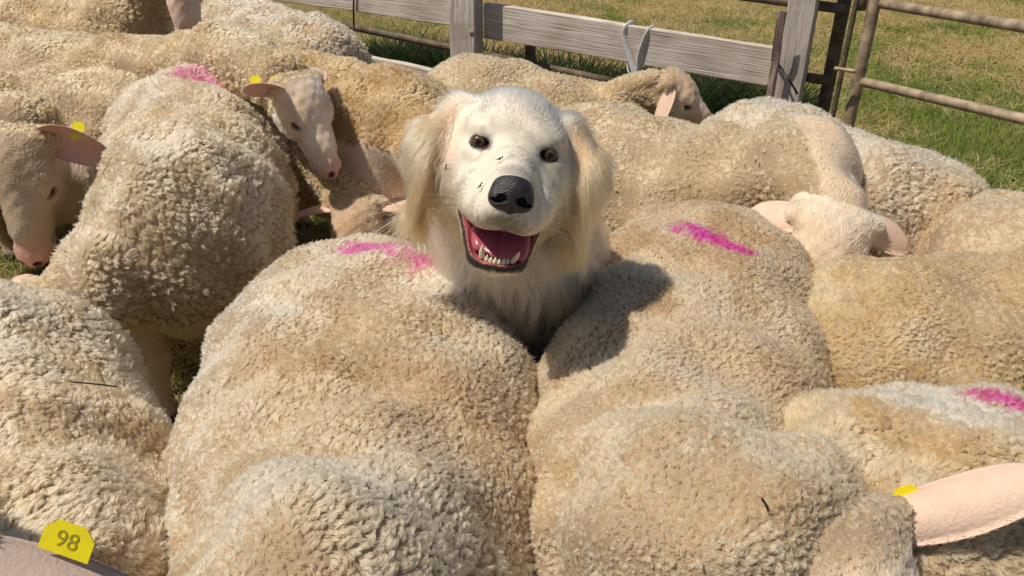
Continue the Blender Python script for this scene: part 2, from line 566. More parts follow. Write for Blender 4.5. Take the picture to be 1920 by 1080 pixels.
def make_sheep(label, R, Sh, w=.25, hh=.24, neck=None, neck_r=(.135, .095), head=None, wool=None,
               c1=(.66, .53, .36), c2=(.50, .36, .21), marks=(), ears=((.2, 1, -.25), (.2, 1, -.25)), ear_L=.125, ear_W=.074,
               bare=None, kz=.075, mott=1.0, flat=0.0, rump=1.0, shoulder=1.0, sw=1.0, rw=1.0, mw=None, tags=(), extra=(), hk=1.0, head_wool=.02, seed=0, legs=True,
               patches=(), skin=None, sag=0.0, headcol=None):
    """R, Sh: world points on the back line over the rump and over the shoulders"""
    R = np.asarray(R, float); Sh = np.asarray(Sh, float)
    skinc = SKIN_C if skin is None else np.array(skin)
    f = Sh - R; f[2] = 0; flen = np.linalg.norm(f); f = f / flen
    up = np.array([0, 0, 1.]); s = np.cross(f, up)
    RM = np.stack([f, s, up])
    mid = (R + Sh) / 2
    pr = [('e', R - up * hh * rump, np.array([.24, w * rw, hh * rump]), RM),
          ('e', mid - up * (hh * 1.04 + .012 + sag), np.array([flen * .62 + .10, w * 1.04 * ((1 + sw) / 2 if mw is None else mw), hh * 1.06]), RM),
          ('e', Sh - up * hh * shoulder, np.array([.23, w * .94 * sw, hh * shoulder]), RM)]
    if flat:
        for q in (-1, 1):
            pr.append(('e', mid - f * .07 + s * q * w * .48 * flat - up * (hh * .66), np.array([flen * .56 + .10, w * .55, hh * .56]), RM))
    pr += list(extra)
    if neck is None:
        q = Sh + f * .22 - up * .06
        neck = [q, q + f * .20 - up * .10]
        head = head or (f * .8 - up * .7, f * .6 + up * .8)
    neck = [np.asarray(q, float) for q in neck]
    _hf, _hs, _hu = basis(*head)
    ch = [Sh - up * .15 + f * .04] + neck
    ch[-1] = ch[-1] - _hf * .055 - _hu * .055
    nr = np.linspace(neck_r[0] * 1.15, min(neck_r[1], .078), len(ch))
    for i in range(len(ch) - 1):
        pr.append(('c', ch[i], ch[i + 1], nr[i], nr[i + 1]))
    leg = []
    if legs:
        for base, fx in ((R, -.06), (Sh, .03)):
            for q in (-1, 1):
                a = base + f * fx + s * q * w * .55; a[2] = .34
                kx = -.05 if base is R else .02
                bb = a + f * kx; bb[2] = .19
                cc = bb + f * .025; cc[2] = .03
                leg += [('c', a, bb, .060, .034), ('c', bb, cc, .032, .022),
                        ('e', cc + f * .012 - up * .006, np.array([.034, .024, .022]), RM)]
    def amp(p):
        return .009 * (np.sin(p[:, 0] * 31 + seed) * np.sin(p[:, 1] * 27 + seed * 2.1) + .7 * np.sin(p[:, 2] * 38 + p[:, 0] * 17 + seed * .7) * np.sin(p[:, 1] * 41 + seed))
    def fbody(p):
        d = prim_eval(p, pr[0])
        for q in pr[1:]:
            d = smin(d, prim_eval(p, q), kz)
        d = d + amp(p) + .008
        for q in leg:
            d = smin(d, prim_eval(p, q), .035)
        return d
    lo, hi = prims_box(pr + leg, .02)
    lo[2] = max(lo[2], -.01)
    V, Q, N = surface_nets(fbody, lo, hi, .014)
    dw = np.min([prim_eval(V, q) for q in pr], 0)
    dl = np.min([prim_eval(V, q) for q in leg], 0) if leg else np.full(len(V), 1.)
    wm = sstep(-.02, .01, dl - dw + .01)
    wm *= sstep(.27, .31, V[:, 2])
    if bare is not None:
        zb = bare(V) if callable(bare) else bare
        wm *= sstep(-.012, .012, V[:, 2] - zb + (fbm(V, 22, seed) - .5) * .09)
    c1 = np.array(c1); c2 = np.array(c2)
    def wcol(P):
        t = sstep(.36, .62, fbm(P, 6.5, 40 + seed, 4))
        t = np.clip(t * .68 + (fbm(P, 45, 60 + seed) - .5) * .8, 0, 1)
        C = mix(c1, c2, t)
        for pp, rr, cc, st in patches:
            dd = np.linalg.norm(P - np.asarray(pp), axis=1)
            C = mix(C, np.array(cc), st * sstep(1.25, .45, dd / rr + (fbm(P, 18, 9 + seed) - .5) * .9))
        for line, wid, cc, st in marks:
            dd = seg_dist(P, line)
            k = sstep(1.15, .35, dd / wid + (fbm(P, 55, 5) - .5) * 1.5) * st
            C = mix(C, np.array(cc), np.clip(k, 0, 1))
        C = np.maximum(C, 0) ** 1.30 * np.array([1.03, .985, .99])
        # dung, dust and straw specks
        sp = noise(P, 130, 90 + seed)
        C = mix(C, np.array([.16, .10, .05]), sstep(.93, .98, sp) * .6)
        return C
    hoof = sstep(.05, .04, V[:, 2])
    bcol = mix(mix(skinc * np.array([.86, .82, .78]), np.array([.36, .255, .155]) + 0 * V, wm), np.array([.05, .04, .03]), hoof)  # base under the wool darker than the fleece: painted shade between locks
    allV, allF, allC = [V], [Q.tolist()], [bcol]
    nv = len(V)
    strands = []
    # wool
    prm = dict(WOOL_DEF); prm.update(wool or {})
    Pn, nn, W, area = tri_sample(V, Q, N, 400)
    cnt = int(area / prm['d'] ** 2 * 3.2)
    P, n, W, _ = tri_sample(V, Q, N, cnt)
    kv, dep = view_keep(P, n)
    kp = (rng.random(cnt) < kv) & (interp(W, wm) > .35 + .3 * rng.random(cnt))
    P, n = P[kp], n[kp]
    i = thin(P, prm['d'])
    P, n = P[i], n[i]
    if len(P) and DEV != 'bare':
        strands.append(wool_strands(P, n, prm, wcol, f * prm.get('comb', -.15)))
    # short hair on the bare body skin
    P, n, W, _ = tri_sample(V, Q, N, int(area * 90000))
    kv, dep = view_keep(P, n, 60)
    wmP = interp(W, wm)
    kp = (rng.random(len(P)) < kv) & (wmP < .6) & (P[:, 2] > .12)
    P, n = P[kp], n[kp]
    if len(P) > 10 and DEV != 'bare':
        C = mix(skinc, skinc * np.array([.8, .72, .6]), fbm(P, 14, 4))
        strands.append(fuzz_strands(P, n, -up * 1.0 - f * .3 + 0 * P, .010, .0007, C, .3))
    # head
    ho = neck[-1]; hf, hu = head
    hf, hs, hup = basis(hf, hu)
    hp, cut, HL = head_prims(ho, hf, hs, hup, hk)
    npr = [('c', ch[-2] * .35 + ch[-1] * .65, ho + hf * .01 - hup * .035, nr[-1] * 1.0, .060 * hk)]
    def fhead(p):
        d = prim_eval(p, hp[0])
        for q in hp[1:]:
            d = smin(d, prim_eval(p, q), .022 * hk)
        d = smin(d, prim_eval(p, npr[0]), .05)
        for q in cut:
            d = smax(d, -prim_eval(p, q), .006 * hk)
        d = d + .0015 * np.sin(p[:, 0] * 160 + seed) * np.sin(p[:, 1] * 140) * np.sin(p[:, 2] * 150)
        # stay inside the neck
        return smax(d, -((p - (ch[-1] - hf * .12)) @ hf), .01)
    lo, hi = prims_box(hp, .02)
    V2, Q2, N2 = surface_nets(fhead, lo - .06, hi, .0055)
    rel = V2 - ho
    xf, xs, xu = rel @ hf / hk, rel @ hs / hk, rel @ hup / hk
    hcb = skinc if headcol is None else np.array(headcol)
    hc = mix(hcb, hcb * np.array([.78, .66, .50]), sstep(.38, .66, fbm(V2, 17, 5 + seed)) * .7 * mott)
    hc = mix(hc, hcb * np.array([.70, .54, .36]), sstep(.12, .06, xf) * sstep(-.04, .0, xu) * .45 * mott)
    hc = mix(hc, PINK_C * np.array([1., .95, .95]), sstep(.175, .225, xf) * .75)
    eyed = np.minimum(np.linalg.norm(np.stack([xf - .092, xs - .056, xu + .028], -1), axis=1),
                      np.linalg.norm(np.stack([xf - .092, xs + .056, xu + .028], -1), axis=1))
    hc = mix(hc, np.array([.12, .07, .05]), sstep(.019, .012, eyed) * .85)
    nost = np.minimum(np.linalg.norm(np.stack([xf - .241, xs - .014, xu + .058], -1), axis=1),
                      np.linalg.norm(np.stack([xf - .241, xs + .014, xu + .058], -1), axis=1))
    hc = mix(hc, np.array([.08, .03, .025]), sstep(.013, .008, nost))
    mo = np.abs(xu + .0855) + np.where(xf > .17, 0, 1)
    hc = mix(hc, np.array([.14, .06, .05]), sstep(.004, .002, mo) * .8)
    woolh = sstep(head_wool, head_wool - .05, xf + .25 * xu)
    hc = mix(hc, np.array([.34, .24, .15]) + 0 * V2, woolh)  # same dark base below the head wool, shade between its locks painted in
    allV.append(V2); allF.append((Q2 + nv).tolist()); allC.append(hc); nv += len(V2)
    P, n, W, a2 = tri_sample(V2, Q2, N2, 26000)
    kv, dep = view_keep(P, n, 80)
    kp = (rng.random(len(P)) < kv) & (interp(W, nost) > .014) & (interp(W, eyed) > .013) & (interp(W, woolh) < .8) & (interp(W, mo) > .006)
    P, n = P[kp], n[kp]
    C = interp((W[0][kp], W[1][kp]), hc)
    L = .0065 + .006 * sstep(.12, .0, (P - ho) @ hf / hk)
    if len(P) > 10 and DEV != 'bare':
        strands.append(fuzz_strands(P, n, -hf - hup * .5 + 0 * P, L, .00042, np.clip(C * 1.06, 0, 1), .3))
    P, n, W, a2 = tri_sample(V2, Q2, N2, 30000)
    kv, dep = view_keep(P, n, 150)
    kp = (rng.random(len(P)) < kv) & (interp(W, woolh) > .5)
    P, n = P[kp], n[kp]; i = thin(P, prm['d']); P, n = P[i], n[i]
    if len(P) > 30 and DEV != 'bare':
        pw = dict(prm); pw['L'] = prm['L'] * .8
        strands.append(wool_strands(P, n, pw, wcol, -hf * .5))
    # ears
    root_loc = np.array([mid[0], mid[1], 0.0])
    earinfo = []
    for q, e in zip((-1, 1), ears):
        dirv = hf * -e[0] + hs * q * e[1] + hup * e[2]
        face = hf * .75 + hup * -.25 + np.array([0, 0, -.25]) + (hs * q * -.2)
        if len(e) > 3: face = np.asarray(e[3], float)
        fold = e[4] if len(e) > 4 else .55
        droop = e[5] if len(e) > 5 else .25
        eb = HL(-.018, .062 * q, -.012)
        EV, EF, inn = ear_mesh(eb, dirv, face, ear_L * hk, ear_W * hk, droop, fold, 14, 9)
        ec = mix(np.minimum(hcb, np.array([.74, .58, .46])) * np.array([1.0, .90, .85]), PINK_C * np.array([1.05, 1.05, 1.05]), inn * .8)
        allV.append(EV); allF.append([[x + nv for x in ff] for ff in EF]); allC.append(ec); nv += len(EV)
        earinfo.append((eb, nz(dirv), nz(face)))
        EQ = np.array(EF)
        a_, b_, c_ = EV[EQ[:, 0]], EV[EQ[:, 1]], EV[EQ[:, 3]]
        fn = nz(np.cross(b_ - a_, c_ - a_))
        VN = np.zeros_like(EV)
        for kk in range(4): np.add.at(VN, EQ[:, kk], fn)
        VN = nz(VN)
        P, n, W, a2 = tri_sample(EV, EQ, VN, 11000)
        kv, dep = view_keep(P, n, 80)
        kp = (rng.random(len(P)) < kv) & ((interp(W, inn) < .5) | (rng.random(len(P)) < .25))
        P, n = P[kp], n[kp]; C = interp((W[0][kp], W[1][kp]), ec)
        if len(P) > 10 and DEV != 'bare':
            strands.append(fuzz_strands(P, n, nz(dirv) + 0 * P, .0045, .00028, C * 1.05, .10))
    root = thing('sheep', label, 'sheep', root_loc, 'flock of cream sheep penned together')
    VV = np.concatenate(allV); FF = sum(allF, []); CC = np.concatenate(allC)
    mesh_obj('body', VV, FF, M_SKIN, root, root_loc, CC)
    if strands:
        hair_obj('fleece', np.concatenate([a[0] if a[0].shape[1] == 5 else resample(a[0]) for a in strands]),
                 np.concatenate([a[1] if a[1].shape[1] == 5 else resample(a[1][..., None])[..., 0] for a in strands]),
                 np.concatenate([a[2] for a in strands]), M_WOOL, root, root_loc)
    for q in (-1, 1):
        c = HL(.088, .0485 * q, -.028)
        eye_obj('eye', c, nz(hs * q + hf * .25 + hup * .1), .0125 * hk, root, root_loc, (.22, .15, .07), True, hf)
    for tg in tags:
        if isinstance(tg[0], str):
            _, ei, t_, off = tg[:4]
            eb, ed, ef = earinfo[ei]
            c = eb + ed * ear_L * hk * t_ + np.asarray(off, float)
            ear_tag(root, root_loc, c, *tg[4:])
        else:
            ear_tag(root, root_loc, *tg)
    return root, HL, earinfo, (hf, hs, hup)

def resample(A):
    """3 control points -> 5"""
    a, b, c = A[:, 0], A[:, 1], A[:, 2]
    return np.stack([a, (a + b) / 2, b, (b + c) / 2, c], 1)

def uv_sphere(c, r, ax, n=16, m=12):
    """unit sphere with pole along ax (3x3 rows: x,y,pole)"""
    V = []; F = []
    for i in range(m + 1):
        th = math.pi * i / m
        for j in range(n):
            ph = 2 * math.pi * j / n
            l = np.array([math.sin(th) * math.cos(ph), math.sin(th) * math.sin(ph), math.cos(th)])
            V.append(np.asarray(c) + (l * np.asarray(r)) @ ax)
    for i in range(m):
        for j in range(n):
            F.append([i * n + j, (i + 1) * n + j, (i + 1) * n + (j + 1) % n, i * n + (j + 1) % n])
    return np.array(V), F

def frame_of(d, hint=(0, 0, 1)):
    d = nz(d); x = np.cross(np.asarray(hint, float), d)
    if np.linalg.norm(x) < 1e-4: x = np.cross((1., 0, 0), d)
    x = nz(x); y = np.cross(d, x)
    return np.stack([x, y, d])

def mat_eye():
    m, n, l = mat_new('eye_surface')
    b = n['Principled BSDF']
    a = n.new('ShaderNodeAttribute'); a.attribute_name = 'col'
    l.new(a.outputs['Color'], b.inputs['Base Color'])
    b.inputs['Roughness'].default_value = 0.10
    b.inputs['Specular IOR Level'].default_value = 0.35
    b.inputs['Coat Weight'].default_value = 0.12
    b.inputs['Coat Roughness'].default_value = 0.03
    return m
M_EYE = mat_eye()

def eye_obj(name, c, d, r, parent, origin, iris, slot=False, hint=(0, 0, 1), pr=.36, ir=.78):
    ax = frame_of(d, hint)
    V, F = uv_sphere(c, r, ax, 28, 26)
    l = (V - c) @ ax.T / r
    ang = np.arctan2(np.hypot(l[:, 0], l[:, 1]), l[:, 2])
    C = np.tile(np.array([.09, .065, .05]), (len(V), 1))
    C = mix(C, np.array(iris), sstep(ir + .05, ir - .02, ang))
    C = mix(C, np.array(iris) * .45, sstep(ir - .16, ir - .02, ang) * sstep(ir + .08, ir, ang))
    if slot:
        px = np.hypot(l[:, 0] / .30, l[:, 1] / .52)
        C = mix(C, np.array([.006, .005, .005]), sstep(1.1, .9, px) * (l[:, 2] > 0))
    else:
        C = mix(C, np.array([.005, .004, .004]), sstep(pr + .03, pr - .03, ang))
    return mesh_obj(name, V, F, M_EYE, parent, origin, C)

def ear_tag(root, origin, c, wdir, ldir, W=.030, L=.036, txt=None):
    """thin flag-shaped plastic tag: centre c, width axis, length axis"""
    wdir = nz(wdir); ldir = nz(ldir - wdir * np.dot(ldir, wdir)); nn = np.cross(wdir, ldir)
    out = [(-.5, -.5), (.5, -.5), (.5, .15), (.28, .5), (-.28, .5), (-.5, .15)]
    V = []
    for sg in (1, -1):
        for x, y in out:
            V.append(c + wdir * W * x + ldir * L * y + nn * .0008 * sg)
    k = len(out)
    F = [list(range(k)), list(range(2 * k - 1, k - 1, -1))]
    F += [[i, k + i, k + (i + 1) % k, (i + 1) % k] for i in range(k)]
    o = mesh_obj('ear_tag', V, F, M_TAG, root, origin, smooth=False)
    if txt:
        cu = bpy.data.curves.new('tag_number', 'FONT')
        cu.body = txt; cu.size = L * .74; cu.align_x = 'CENTER'; cu.align_y = 'CENTER'
        cu.extrude = .0002
        cu.materials.append(M_INK)
        tmp = bpy.data.objects.new('tmp', cu)
        COL.objects.link(tmp)
        bpy.context.view_layer.update()
        tme = bpy.data.meshes.new_from_object(tmp.evaluated_get(bpy.context.evaluated_depsgraph_get()))
        bpy.data.objects.remove(tmp)
        tme.name = 'tag_number'
        t = bpy.data.objects.new('tag_number', tme)
        link(t, o)
        M = Matrix((tuple(wdir), tuple(ldir), tuple(nn))).transposed().to_4x4()
        M.translation = Vector((c + nn * .0011 - ldir * L * .04 - np.asarray(origin)).tolist())
        t.matrix_basis = M
    return o

exec_flock = True
PINKM = (.72, .04, .32)

# ============================================================= FLOCK
def build_flock():
    near = dict(d=.0054, L=.0108, m=13, r=.00048, hook=.55, D=.016, crack=.45, pull=.30)
    midw = dict(d=.0072, L=.0118, m=10, r=.00062, hook=.55, D=.020, crack=.50, pull=.35)
    farw = dict(d=.010, L=.015, m=9, r=.0009, hook=.55, D=.028, crack=.5, pull=.35)
    # front left-centre
    make_sheep('large cream sheep in front of the dog, pink dab on rump, faint bluish smudge behind',
               T(682, 474, .70), T(634, 885, .69), w=.272, hh=.25, wool=near, seed=1, kz=.12, flat=.92, sw=.80, rw=.86, mw=.96,
               neck=[T(600, 1150, .66), T(590, 1350, .60)], head=((0, -.8, -.6), (0, -.4, .9)),
               marks=[([T(665, 468, .69), T(730, 475, .70), T(795, 500, .69)], .038, PINKM, .8),
                      ([T(525, 918, .675), T(590, 914, .685)], .036, (.40, .37, .68), .95)],
               c1=(.80, .68, .50), c2=(.66, .50, .32), patches=[(T(640, 700, .70), .20, (.55, .38, .21), .7), (T(900, 800, .62), .14, (.48, .34, .2), .7)])
    # front right
    make_sheep('greyish tan sheep right of the dog with a bright magenta mark on its rump',
               T(1335, 400, .715), T(1238, 790, .665), w=.25, hh=.24, wool=dict(near, L=.0110, hook=.45, D=.012), seed=2, kz=.12, flat=.66, shoulder=.93, sw=.58, rw=.84, mw=.92, hk=1.2, ear_W=.058,
               neck=[T(1310, 1000, .645), T(1575, 1040, .68)], neck_r=(.125, .105), head=((.25, -.75, -.62), (.1, -.4, .9)),
               marks=[([T(1285, 438, .71), T(1338, 447, .71), T(1385, 472, .70)], .034, PINKM, .95)],
               c1=(.68, .54, .37), c2=(.50, .37, .23), ears=((-.05, 1, .36, (.3, .35, -.85), .75, -.08), (-.1, 1, .1)), ear_L=.15, headcol=(.84, .70, .53), head_wool=.045, mott=.4,
               tags=[('ear', 0, .20, CU * .013 + CF * .022, CR * .9 + CU * .35, CU, .030, .020)],
               patches=[(T(1200, 900, .66), .25, (.78, .62, .42), .8)])
    # left front
    make_sheep('cream sheep at the left edge carrying a black twig, its grey ear tagged yellow',
               T(-105, 555, .69), T(-35, 960, .69), w=.25, sw=.9, neck_r=(.085, .055), ear_W=.066, hh=.25, wool=dict(near, L=.0135, hook=.6, D=.022, crack=.4), seed=3,
               neck=[T(-480, 1120, .56), T(-262, 1035, .80)], head=((-.15, -.8, -.5), (0, -.4, .9)),
               ears=((-.1, 1, -.24, (0, .2, -1), .5, .1), (-.1, 1, -.2)), ear_L=.205,
               tags=[(T(128, 1012, .786), CR * .93 - CU * .33, CU * .9 + CR * .3, .048, .030, '98')],
               c1=(.80, .66, .46), c2=(.68, .50, .32), headcol=(.50, .42, .37))
    # middle left
    make_sheep('woolly sheep left of centre, bare belly showing, pale pink dab on its rump',
               T(338, 128, .775), T(312, 245, .755), w=.258, hh=.26, sw=.9, wool=dict(midw, L=.017, D=.024), seed=4,
               neck=[T(215, 520, .47), T(75, 575, .42)], neck_r=(.10, .085), head=((-.5, -.5, -.7), (-.2, -.5, .8)),
               marks=[([T(345, 138, .765), T(402, 148, .755)], .050, PINKM, .62)], bare=.36,
               c1=(.73, .59, .41), c2=(.60, .45, .27))
    # behind it, head lowered
    make_sheep('tan sheep behind the big woolly rump, its lowered head resting next to the dog',
               T(-90, 122, .73), T(225, 122, .72), w=.225, hh=.24, wool=midw, seed=5,
               neck=[T(490, 205, .56), T(580, 310, .48), T(668, 392, .43)], neck_r=(.12, .075),
               head=((.05, -.62, -.75), (.1, -.6, .75)), ears=((.0, 1, -.05), (.0, 1, -.1)),
               bare=lambda V: np.where(V[:, 0] < -1.0, .54, .2), c1=(.72, .56, .34), c2=(.56, .40, .22))
    # left edge head
    make_sheep('sheep at the left edge looking down, a yellow tag in its raised ear',
               T(-560, 215, .70), T(-260, 250, .69), w=.23, hh=.23, wool=midw, seed=6,
               neck=[T(-140, 275, .68), T(30, 272, .72)], neck_r=(.12, .09), head=((-.03, -.48, -.87), (0, -.87, .48)),
               ears=((.1, 1, .22, (-.15, -1, -.25), .55, .45), (.25, 1, .18)), ear_L=.155, ear_W=.098, headcol=(.50, .40, .30),  # tan head colour, darkened and greyed to stand in for shade
               tags=[('ear', 0, .40, CU * .020 + CF * .010, CR, CU, .030, .024), ('ear', 0, .45, CU * .0 - CF * .012, CR * .9 + CU * .2, CU, .028, .026)], c1=(.7, .54, .33), c2=(.56, .4, .22), hk=1.12)
    # upper left, face turned to the dog
    make_sheep('tan sheep at the upper left, pale bare face turned down, two yellow ear tags',
               T(-80, 38, .80), T(225, 70, .78), w=.22, hh=.24, wool=midw, seed=7,
               neck=[T(430, 122, .75), T(563, 163, .755)], neck_r=(.12, .08), head=((.5, -.40, -.77), (.72, -.52, .45)), hk=.97, headcol=(.82, .70, .59),
               ears=((.5, .5, -.3), (.15, 1, .42, (.1, -.8, -.5), .5, .08)),
               tags=[('ear', 1, .06, CU * .019 + CF * .008, CR, CU, .034, .022), ('ear', 1, .70, CU * .012 + CF * .006, CR, CU, .026, .018)], c1=(.72, .56, .34), c2=(.56, .40, .22))
    # by the gate
    make_sheep('sheep in front of the metal gate with netted cracks in its fleece',
               T(1450, 190, .71), T(1630, 272, .69), w=.235, hh=.24, wool=dict(midw, D=.027, crack=.45, L=.015), seed=8,
               neck=[T(1740, 400, .54), T(1790, 470, .42)], head=((.5, -.5, -.7), (.4, -.5, .7)),
               c1=(.76, .63, .45), c2=(.62, .47, .30))
    # right edge
    make_sheep('sheep cut off by the right edge, only its rounded tan rump in view',
               T(1975, 372, .69), T(2270, 470, .69), w=.225, hh=.23, wool=midw, seed=9,
               c1=(.72, .56, .36), c2=(.56, .40, .22))
    # behind dog right
    make_sheep('long tan sheep behind the dog, its cream face lowered between two other sheep',
               T(1120, 195, .71), T(1345, 255, .69), w=.235, hh=.24, wool=dict(midw, D=.022), seed=10,
               neck=[T(1500, 325, .655), T(1566, 430, .63)], neck_r=(.135, .10), head=((-.16, -.55, -.82), (0, -.75, .6)), ear_W=.08,
               ears=((.1, 1, -.30, (.2, .5, -.6), .4, .25), (.1, 1, -.45, (-.2, .5, -.6), .4, .2)), bare=lambda V: np.where(V[:, 0] > .64, 1., .47), c1=(.76, .58, .36), c2=(.64, .46, .26),
               headcol=(.76, .62, .47), skin=(.76, .61, .44), head_wool=-.3, hk=1.13, mott=.3, ear_L=.10)
    # right
    make_sheep('golden tan sheep at the right edge, directly above the one with pink dab',
               T(1700, 505, .69), T(2040, 498, .69), w=.225, hh=.24, wool=dict(near, D=.017, crack=.35), seed=11,
               c1=(.70, .53, .32), c2=(.54, .38, .20))
    # lower right
    make_sheep('sheep at the lower right, pale back, chunky tufts on its side, pink dab',
               T(1920, 800, .70), T(1690, 830, .68), w=.225, hh=.24, wool=dict(near, L=.015, D=.026, crack=.36, pull=.28), seed=12,
               neck=[T(1530, 920, .50), T(1460, 1020, .40)], head=((-.4, -.5, -.7), (-.2, -.5, .8)),
               marks=[([T(1830, 722, .70), T(1880, 738, .70), T(1930, 742, .70)], .03, PINKM, .85)],
               c1=(.72, .56, .37), c2=(.56, .41, .24), patches=[(T(1780, 720, .69), .14, (.84, .74, .58), .9)])
    # along the fence
    make_sheep('sheep along the wooden fence behind the dog, its eye and ear just showing',
               T(890, 103, .71), T(1045, 150, .645), w=.225, hh=.23, wool=midw, seed=13,
               neck=[T(1150, 205, .53), T(1268, 150, .655)], hk=.86, neck_r=(.085, .058), head=((.75, -.18, -.6), (.5, -.2, .85)),
               ears=((.05, .6, -.4), (-.35, .55, -.75)), c1=(.72, .55, .33), c2=(.58, .42, .23))
    # upper left-centre
    make_sheep('brown backed sheep left of the dog with dark crimped wool above a bare flank',
               T(490, 72, .76), T(720, 138, .73), w=.235, hh=.24, wool=dict(midw, L=.017, D=.028, crack=.55), seed=14,
               neck=[T(830, 290, .56), T(850, 380, .44)], head=((.1, -.5, -.85), (0, -.8, .5)),
               bare=.59, c1=(.60, .44, .25), c2=(.42, .29, .15))
    # top left, muzzle
    make_sheep('sheep at the top left, lowered pinkish muzzle hanging over the backs in front',
               T(20, -30, .84), T(200, -20, .84), w=.22, hh=.23, wool=farw, seed=15,
               neck=[T(280, -70, .93), T(325, -92, .99)], neck_r=(.12, .08), head=((.04, -.42, -.91), (.0, -.9, .4)), hk=1.2,
               c1=(.66, .50, .29), c2=(.52, .37, .20), headcol=(.68, .52, .44))
    # top
    make_sheep('sheep at the top by the left end of the fence with a pale knobbly rump',
               T(575, 28, .72), T(400, -25, .73), w=.235, hh=.24, wool=farw, seed=16,
               c1=(.76, .64, .46), c2=(.64, .50, .32))

build_flock()

# ============================================================= DOG
def build_dog():
    O = TY(964, 279, 1.06)
    y0 = nz(EYE - O); x0 = nz(CR - y0 * (CR @ y0)); z0 = np.cross(y0, x0)
    ro, pi_, ya = math.radians(11), math.radians(9), math.radians(4)
    r = x0 * math.cos(ro) - z0 * math.sin(ro); u = z0 * math.cos(ro) + x0 * math.sin(ro)
    F = y0 * math.cos(pi_) - u * math.sin(pi_); u = u * math.cos(pi_) + y0 * math.sin(pi_)
    F, r = F * math.cos(ya) + r * math.sin(ya), r * math.cos(ya) - F * math.sin(ya)
    RM = np.stack([r, F, u])
    def L(x, y, z): return O + r * x + F * y + u * z
    def loc(P): return (P - O) @ RM.T
    def E(x, y, z, a, b, c, tilt=0.0, yaw=0.0):
        M = RM
        if tilt:
            ct, st = math.cos(tilt), math.sin(tilt)
            M = np.stack([r, F * ct + u * st, u * ct - F * st])
        if yaw:                                        # turn in the face plane
            ct, st = math.cos(yaw), math.sin(yaw)
            M = np.stack([r * ct + u * st, F, u * ct - r * st])
        return ('e', L(x, y, z), np.array([a, b, c]), M)
    def C(a, b, ra, rb): return ('c', L(*a), L(*b), ra, rb)
    head = [(E(0, -.085, .000, .078, .092, .072), .03),
            (E(0, -.045, -.055, .070, .07, .06), .03),
            (C((0, .0, -.040), (0, .092, -.052), .050, .038), .03),
            (C((0, .01, -.012), (0, .100, -.028), .020, .020), .02)]
    for q in (-1, 1):
        head += [(E(.027 * q, .074, -.070, .029, .046, .028), .018),
                 (E(.045 * q, .026, -.064, .023, .052, .034), .02),
                 (E(.062 * q, -.05, -.055, .034, .055, .058), .03),
                 (E(.040 * q, -.024, .020, .028, .022, .014), .03),
                 (E(.050 * q, -.018, -.016, .022, .022, .014), .014)]
    jaw = []
    for q in (-1, 1):
        jaw.append((C((.045 * q, -.02, -.096), (.026 * q, .066, -.139), .020, .0165), .012))
    jaw.append((C((0, -.04, -.115), (0, .066, -.149), .034, .017), .016))
    jaw.append((E(0, .072, -.146, .034, .020, .0135), .012))
    tl = -math.radians(23)
    cav = [E(.0, .046, -.113, .042, .060, .0185, tl), E(0, .030, -.103, .060, .046, .0125, tl * .8), E(-.021, .058, -.121, .019, .036, .016, tl), E(.021, .058, -.121, .019, .036, .016, tl), E(-.052, .036, -.089, .012, .022, .014), E(.052, .036, -.089, .012, .022, .014)]
    ears = []
    for q in (-1, 1):
        ears += [(C((.083 * q, -.085, .030), (.112 * q, -.068, -.020), .020, .024), .03),
                 (E(.116 * q, -.060, -.055, .016, .040, .060), .03)]
    chest = np.array([.03, 1.40, .54])
    neck0 = L(0, -.11, -.075)
    neck = [('c', neck0, neck0 * .55 + chest * .45 + np.array([0, -.02, .02]), .090, .115),
            ('c', neck0 * .55 + chest * .45 + np.array([0, -.02, .02]), chest, .115, .165)]
    def fsolid(p):
        d = prim_eval(p, head[0][0])
        for pr, k in head[1:]: d = smin(d, prim_eval(p, pr), k)
        j = prim_eval(p, jaw[0][0])
        for pr, k in jaw[1:]: j = smin(j, prim_eval(p, pr), k)
        d = smin(d, j, .012)
        for pr, k in ears: d = smin(d, prim_eval(p, pr), k)
        d = smin(d, prim_eval(p, neck[0]), .04)
        return d
    def fcav(p):
        d = prim_eval(p, cav[0])
        for e in cav[1:]: d = smin(d, prim_eval(p, e), .010)
        return d
    # where the face surface lies in front of each eye
    eyes = []
    for q in (-1, 1):
        ys = np.linspace(.06, -.08, 281)
        pts = np.stack([L(.049 * q, y, 0) for y in ys]).astype(np.float32)
        i = int(np.argmax(fsolid(pts) < 0))
        eyes.append((q, ys[i]))
    npit = E(0, .124, -.044, .023, .020, .014)
    ecut = [E(.0490 * q, y - .002, -.0005 * q, .0142, .012, .0054, 0, -.13 * q) for q, y in eyes]
    def fhead(p):
        d = smax(fsolid(p), -fcav(p), .004)
        for e in ecut: d = smax(d, -prim_eval(p, e), .004)
        d = smax(d, -prim_eval(p, npit), .003)
        return d
    lo = np.minimum(L(-.16, -.2, -.24), L(.16, .16, .11)); hi = np.maximum(L(-.16, -.2, -.24), L(.16, .16, .11))
    cs = np.array([L(a, b, c) for a in (-.15, .15) for b in (-.20, .14) for c in (-.19, .10)])
    V, Q, N = surface_nets(fhead, cs.min(0), cs.max(0), .0036 if DEV else .0030)
    l = loc(V)
    dc = fcav(V.astype(np.float32))
    de = np.min([np.linalg.norm((l - np.array([.049 * q, y, 0])) * np.array([.92, .9, 1.55]), axis=1) for q, y in eyes], 0)
    white = np.array([.86, .77, .62]); cream = np.array([.66, .36, .14]); dark = np.array([.030, .020, .021])
